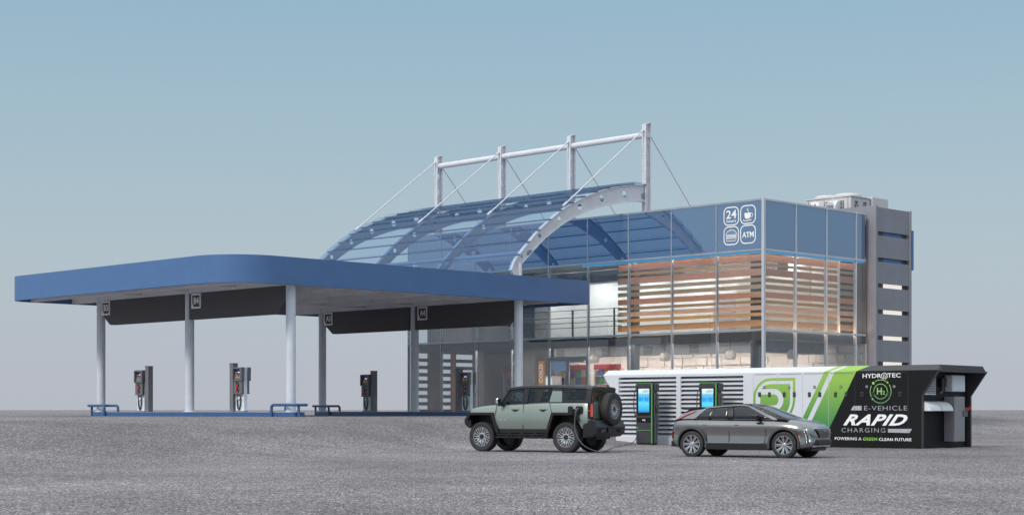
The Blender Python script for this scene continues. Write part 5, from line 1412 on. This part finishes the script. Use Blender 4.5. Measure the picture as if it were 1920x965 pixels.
# shear the ends: the front and rear faces run from the belt to the roof
V = m.rows(rows)
m.bm.faces.new(V[0]); m.bm.faces.new(V[-1][::-1])
cab = m.build('cabin_shell', M_GREY, co, smooth=40)
def cpatch(bx0, bx1, tx0, tx1, t0, t1, s, mt, name, o=.006, nn=8, par=co):
    mm = MB(); rows = []
    for i in range(nn+1):
        u_ = i/nn; xb_, xt_ = lerp(bx0, bx1, u_), lerp(tx0, tx1, u_)
        rows.append([cab_pt(xb_, xt_, lerp(t0, t1, k/4), s, o) for k in range(5)])
    mm.rows(rows); return mm.build(name, mt, par, smooth=40, solid=.006)
for s in (-1, 1):
    cpatch(.10, .52, .42, .66, .03, .93, s, M_CARGLASSD, 'quarter_window')
    cpatch(.56, 1.10, .69, 1.08, .03, .95, s, M_CARGLASSD, 'rear_window')
    cpatch(1.26, 2.50, 1.20, 1.60, .03, .95, s, M_CARGLASSD, 'front_window'); cpatch(2.64, 2.93, 1.64, 1.71, .0, .99, s, M_TRIM, 'windscreen_pillar')
    cpatch(.50, .58, .64, .71, .02, .955, s, M_TRIM, 'window_divider', o=.009); cpatch(1.09, 1.27, 1.07, 1.21, .02, .955, s, M_TRIM, 'door_pillar', o=.009)
    # bright line around the glass
    pts = [cab_pt(.02, .36, .02, s, .012)]+[cab_pt(lerp(.02, .10, .5), lerp(.36, .40, .5), t, s, .012) for t in (.3, .6, .9)]
    pts += [cab_pt(lerp(.1, 2.62, u_), lerp(.44, 1.66, u_), .975, s, .012) for u_ in (0, .15, .3, .45, .6, .75, .88, 1)]
    pts += [cab_pt(2.64, 1.68, t, s, .012) for t in (.75, .5, .25, .02)]
    mm = MB(); mm.tube(pts, .013, 6); mm.build('window_chrome', M_CHROME, co, smooth=50)
    # back light band: thin lamp up the rear pillar
    pts = [cab_pt(-.66, -.30, .03, s, .006), cab_pt(-.44, -.10, .06, s, .008), cab_pt(-.40, 0, .30, s, .010), cab_pt(-.34, .08, .55, s, .010), cab_pt(-.28, .14, .80, s, .010)]
    mm = MB(); mm.tube([pts[0]+Vector((-.08, -s*.03, -.01))]+pts, [.008, .010, .013, .019, .017, .010], 8); mm.build('tail_lamp', M_TAIL, co, smooth=50)
    mm = MB(); mm.hexa([(-.90, s*.66, .50), (-.84, s*.80, .50), (-.83, s*.795, .50), (-.89, s*.655, .50), (-.96, s*.64, .70), (-.90, s*.77, .70), (-.89, s*.765, .70), (-.95, s*.635, .70)]); mm.build('rear_reflector', M_TAIL, co)
# roof, screens
m = MB(); rows = []
for i in range(13):
    x = lerp(-.24, 1.70, i/12); yt = interp(gry, x)+.004
    rows.append([(x, -yt*f, sm(groof, x)-.035+.035*(max(0, 1-f*f))**.8+.008) for f in (1, .9, .6, .3, 0, -.3, -.6, -.9, -1)])
m.rows(rows); m.build('roof_panel', M_TRIM, co, smooth=50, solid=.01)
def xscreen(xb_, xt_, t0, t1, wi, name, mt, o):
    mm = MB(); rows = []
    for k in range(6):
        t = lerp(t0, t1, k/5); z = lerp(gz0(xb_), sm(groof, xt_), t); x = lerp(xb_, xt_, t)+o; yy_ = lerp(gby(xb_), interp(gry, xt_), t)*wi
        rows.append([(x+.05*(1-f*f)*(1 if o > 0 else -1), yy_*f, z+.02*(1-f*f)) for f in (-1, -.6, -.2, .2, .6, 1)])
    mm.rows(rows); return mm.build(name, mt, co, smooth=50, solid=.006)
xscreen(2.92, 1.70, .0, .99, .93, 'windscreen', M_CARGLASSD, .012)
xscreen(-.80, -.22, .15, .90, .85, 'rear_screen', M_CARGLASSD, -.015)
m = MB(); m.prism([(-.42, 1.335), (-.42, 1.352), (-.20, 1.372), (.2, 1.412), (.2, 1.40), (-.15, 1.34)], 'y', -.60, .60); m.build('roof_spoiler', M_TRIM, co, bevel=.008)
# side details
for s in (-1, 1):
    for xc in (0, WBc):
        make_wheel(co, (xc, s*(HWc-.125), .36), s, .375, .275, .24, 'road')
        m = MB(); k = 18; pr = []
        y0, y1 = sorted((s*(HWc-.16), s*(HWc+.012)))
        for i in range(k):
            a0_, a1_ = R(-12+204*i/k), R(-12+204*(i+1)/k)
            q = lambda a_, r_: (xc+r_*math.cos(a_), .36+r_*math.sin(a_))
            m.prism([q(a0_, .428), q(a1_, .428), q(a1_, .492), q(a0_, .492)], 'y', y0, y1)
        m.build('arch_trim', M_CONTG, co, smooth=30, weld=1e-3, bevel=.006)
    y0, y1 = sorted((s*.80, s*.905))
    m = MB(); m.box(.44, 2.40, y0, y1, .215, .40); m.build('sill_trim', M_TRIM, co, bevel=.012)
    m = MB(); m.bar((.46, s*.908, .415), (2.10, s*.908, .415), .016, .016); m.bar((2.10, s*.908, .415), (2.26, s*.905, .455), .016, .016); m.build('sill_chrome', M_CHROME, co)
    for pts in (((1.17, .40), (1.17, .75), (1.15, 1.06)), ((2.27, .40), (2.30, .8), (2.28, 1.0), (2.24, 1.07)), ((.50, .42), (.44, .70), (.18, .92), (.14, 1.06))):
        m = MB()
        for (xa, za), (xb_, zb_) in zip(pts, pts[1:]):
            def ys(x, z):
                r_ = cring(x); 
                for (ya, z_a), (yb_, z_b) in zip(r_[2:], r_[3:]):
                    if z_a <= z <= z_b: return lerp(ya, yb_, (z-z_a)/(z_b-z_a))
                return r_[6][0]
            m.bar((xa, s*(ys(xa, za)+.002), za), (xb_, s*(ys(xb_, zb_)+.002), zb_), .008, .010, up=(0, 1, 0))
        m.build('door_seam', M_TRIM, cb_)
    for xh in (.42, 1.42):
        m = MB(); m.box(xh-.07, xh+.05, *sorted((s*.885, s*.903)), .90, .925); m.build('door_handle', M_GREY, cb_, bevel=.005)
    m = MB(); m.box(1.93, 2.13, *sorted((s*.90, s*1.08)), 1.09, 1.20); mi = m.build('door_mirror', M_TRIM, co, bevel=.03)
    m = MB(); m.bar((2.10, s*.80, 1.08), (2.05, s*.95, 1.11), .07, .04); m.build('mirror_arm', M_TRIM, mi)
    # headlamp: vertical stack of lights
    def nose(x, z, o=.006):
        r_ = cring(x)
        for (ya, z_a), (yb_, z_b) in zip(r_[2:], r_[3:]):
            if z_a <= z <= z_b: return s*(lerp(ya, yb_, (z-z_a)/(z_b-z_a))+o)
        return s*(r_[6][0]+o)
    m = MB(); rows = []
    for k in range(9):
        z = lerp(.40, .84, k/8); xa, xb_ = lerp(3.52, 3.44, k/8), lerp(3.60, 3.49, k/8)
        rows.append([(x, nose(x, z), z) for x in (xa, lerp(xa, xb_, .5), xb_)])
    m.rows(rows); hl = m.build('headlamp', M_CARGLASSD, co, smooth=50, solid=.012)
    m = MB()
    for k in range(10):
        z = lerp(.43, .80, k/9); x = lerp(3.545, 3.465, k/9); y = nose(x, z, .014)
        m.box(x-.008, x+.016, y-.006, y+.006, z-.013, z+.013)
    m.build('lamp_elements', mat('lamp_element_clear', (.9, .9, .88), .2, emis=(1, 1, .95), es=.35), hl)
    m = MB(); rows = []
    for k in range(9):
        z = lerp(.42, .83, k/8); xa, xb_ = lerp(3.62, 3.50, k/8), lerp(3.70, 3.56, k/8)
        rows.append([(x, nose(x, z), z) for x in (xa, xb_)])
    m.rows(rows); m.build('lamp_blade', M_ALLOY, co, smooth=50, solid=.012)
    m = MB(); m.hexa([(3.29, nose(3.29, .47, .0), .47), (3.33, nose(3.33, .47, .0), .47), (3.33, nose(3.33, .47, .012), .47), (3.29, nose(3.29, .47, .012), .47),
                      (3.25, nose(3.25, .62, .0), .62), (3.28, nose(3.28, .62, .0), .62), (3.28, nose(3.28, .62, .012), .62), (3.25, nose(3.25, .62, .012), .62)]); m.build('side_marker', M_AMBER, co)
# nose: dark shield grille, lower intake, bumper lip
def nosegrid(z0, z1, w0, w1, name, mt, o, par=co, th=.012, cols=10, rws=6):
    mm = MB(); rows = []
    for k in range(rws+1):
        z = lerp(z0, z1, k/rws); wd_ = lerp(w0, w1, k/rws); r0 = []
        for j in range(cols+1):
            y = lerp(-wd_, wd_, j/cols)
            # find x of the nose surface at this y,z
            lo_, hi_ = 3.0, 3.80
            for _ in range(22):
                mid = (lo_+hi_)/2; r_ = cring(mid); yy_ = 0
                ok_ = False
                for (ya, z_a), (yb_, z_b) in zip(r_[1:], r_[2:]):
                    if min(z_a, z_b) <= z <= max(z_a, z_b) and abs(z_b-z_a) > 1e-6: yy_ = max(yy_, lerp(ya, yb_, (z-z_a)/(z_b-z_a))); ok_ = True
                if ok_ and yy_ > abs(y): lo_ = mid
                else: hi_ = mid
            r0.append((lo_+o-.10*(abs(y)/.9)**2*0, y, z))
        rows.append(r0)
    mm.rows(rows); return mm.build(name, mt, par, smooth=50, solid=th)
gr_ = nosegrid(.56, .80, .34, .56, 'shield_grille', M_CARGLASSD, .012)
nosegrid(.385, .50, .50, .46, 'lower_intake', M_BLACK, .010)
nosegrid(.30, .345, .62, .62, 'bumper_lip', M_CHROME, .012, rws=2)
nosegrid(.815, .832, .58, .57, 'bonnet_chrome', M_CHROME, .012, rws=2)
m = MB(); m.prism([(-.04, .74), (.04, .74), (.04, .77), (-.04, .77)], 'x', 3.825, 3.835); m.build('nose_badge', M_CHROME, gr_)
nosegrid(.225, .295, .66, .72, 'front_valance', M_TRIM, .008, rws=3)
nosegrid(.35, .52, .62, .50, 'bumper_mask', M_TRIM, .005, rws=4)
PC('rear_valance', M_TRIM, -.97, -.60, -.72, .72, .28, .46, bevel=.03)
done = set()
def warp(o):        # shorter overhangs at nose and tail
    for ch_ in o.children:
        if ch_.name.startswith('wheel') or ch_.data in done: continue
        done.add(ch_.data)
        for v in ch_.data.vertices:
            if v.co.x > 3.24: v.co.x = 3.24+(v.co.x-3.24)*.76
            if v.co.x < -.38: v.co.x = -.38+(v.co.x+.38)*.62
        warp(ch_)
warp(co)
for o in list(SC.objects):
    if o.type == 'MESH' and not o.data.materials: o.data.materials.append(M_TRIM)
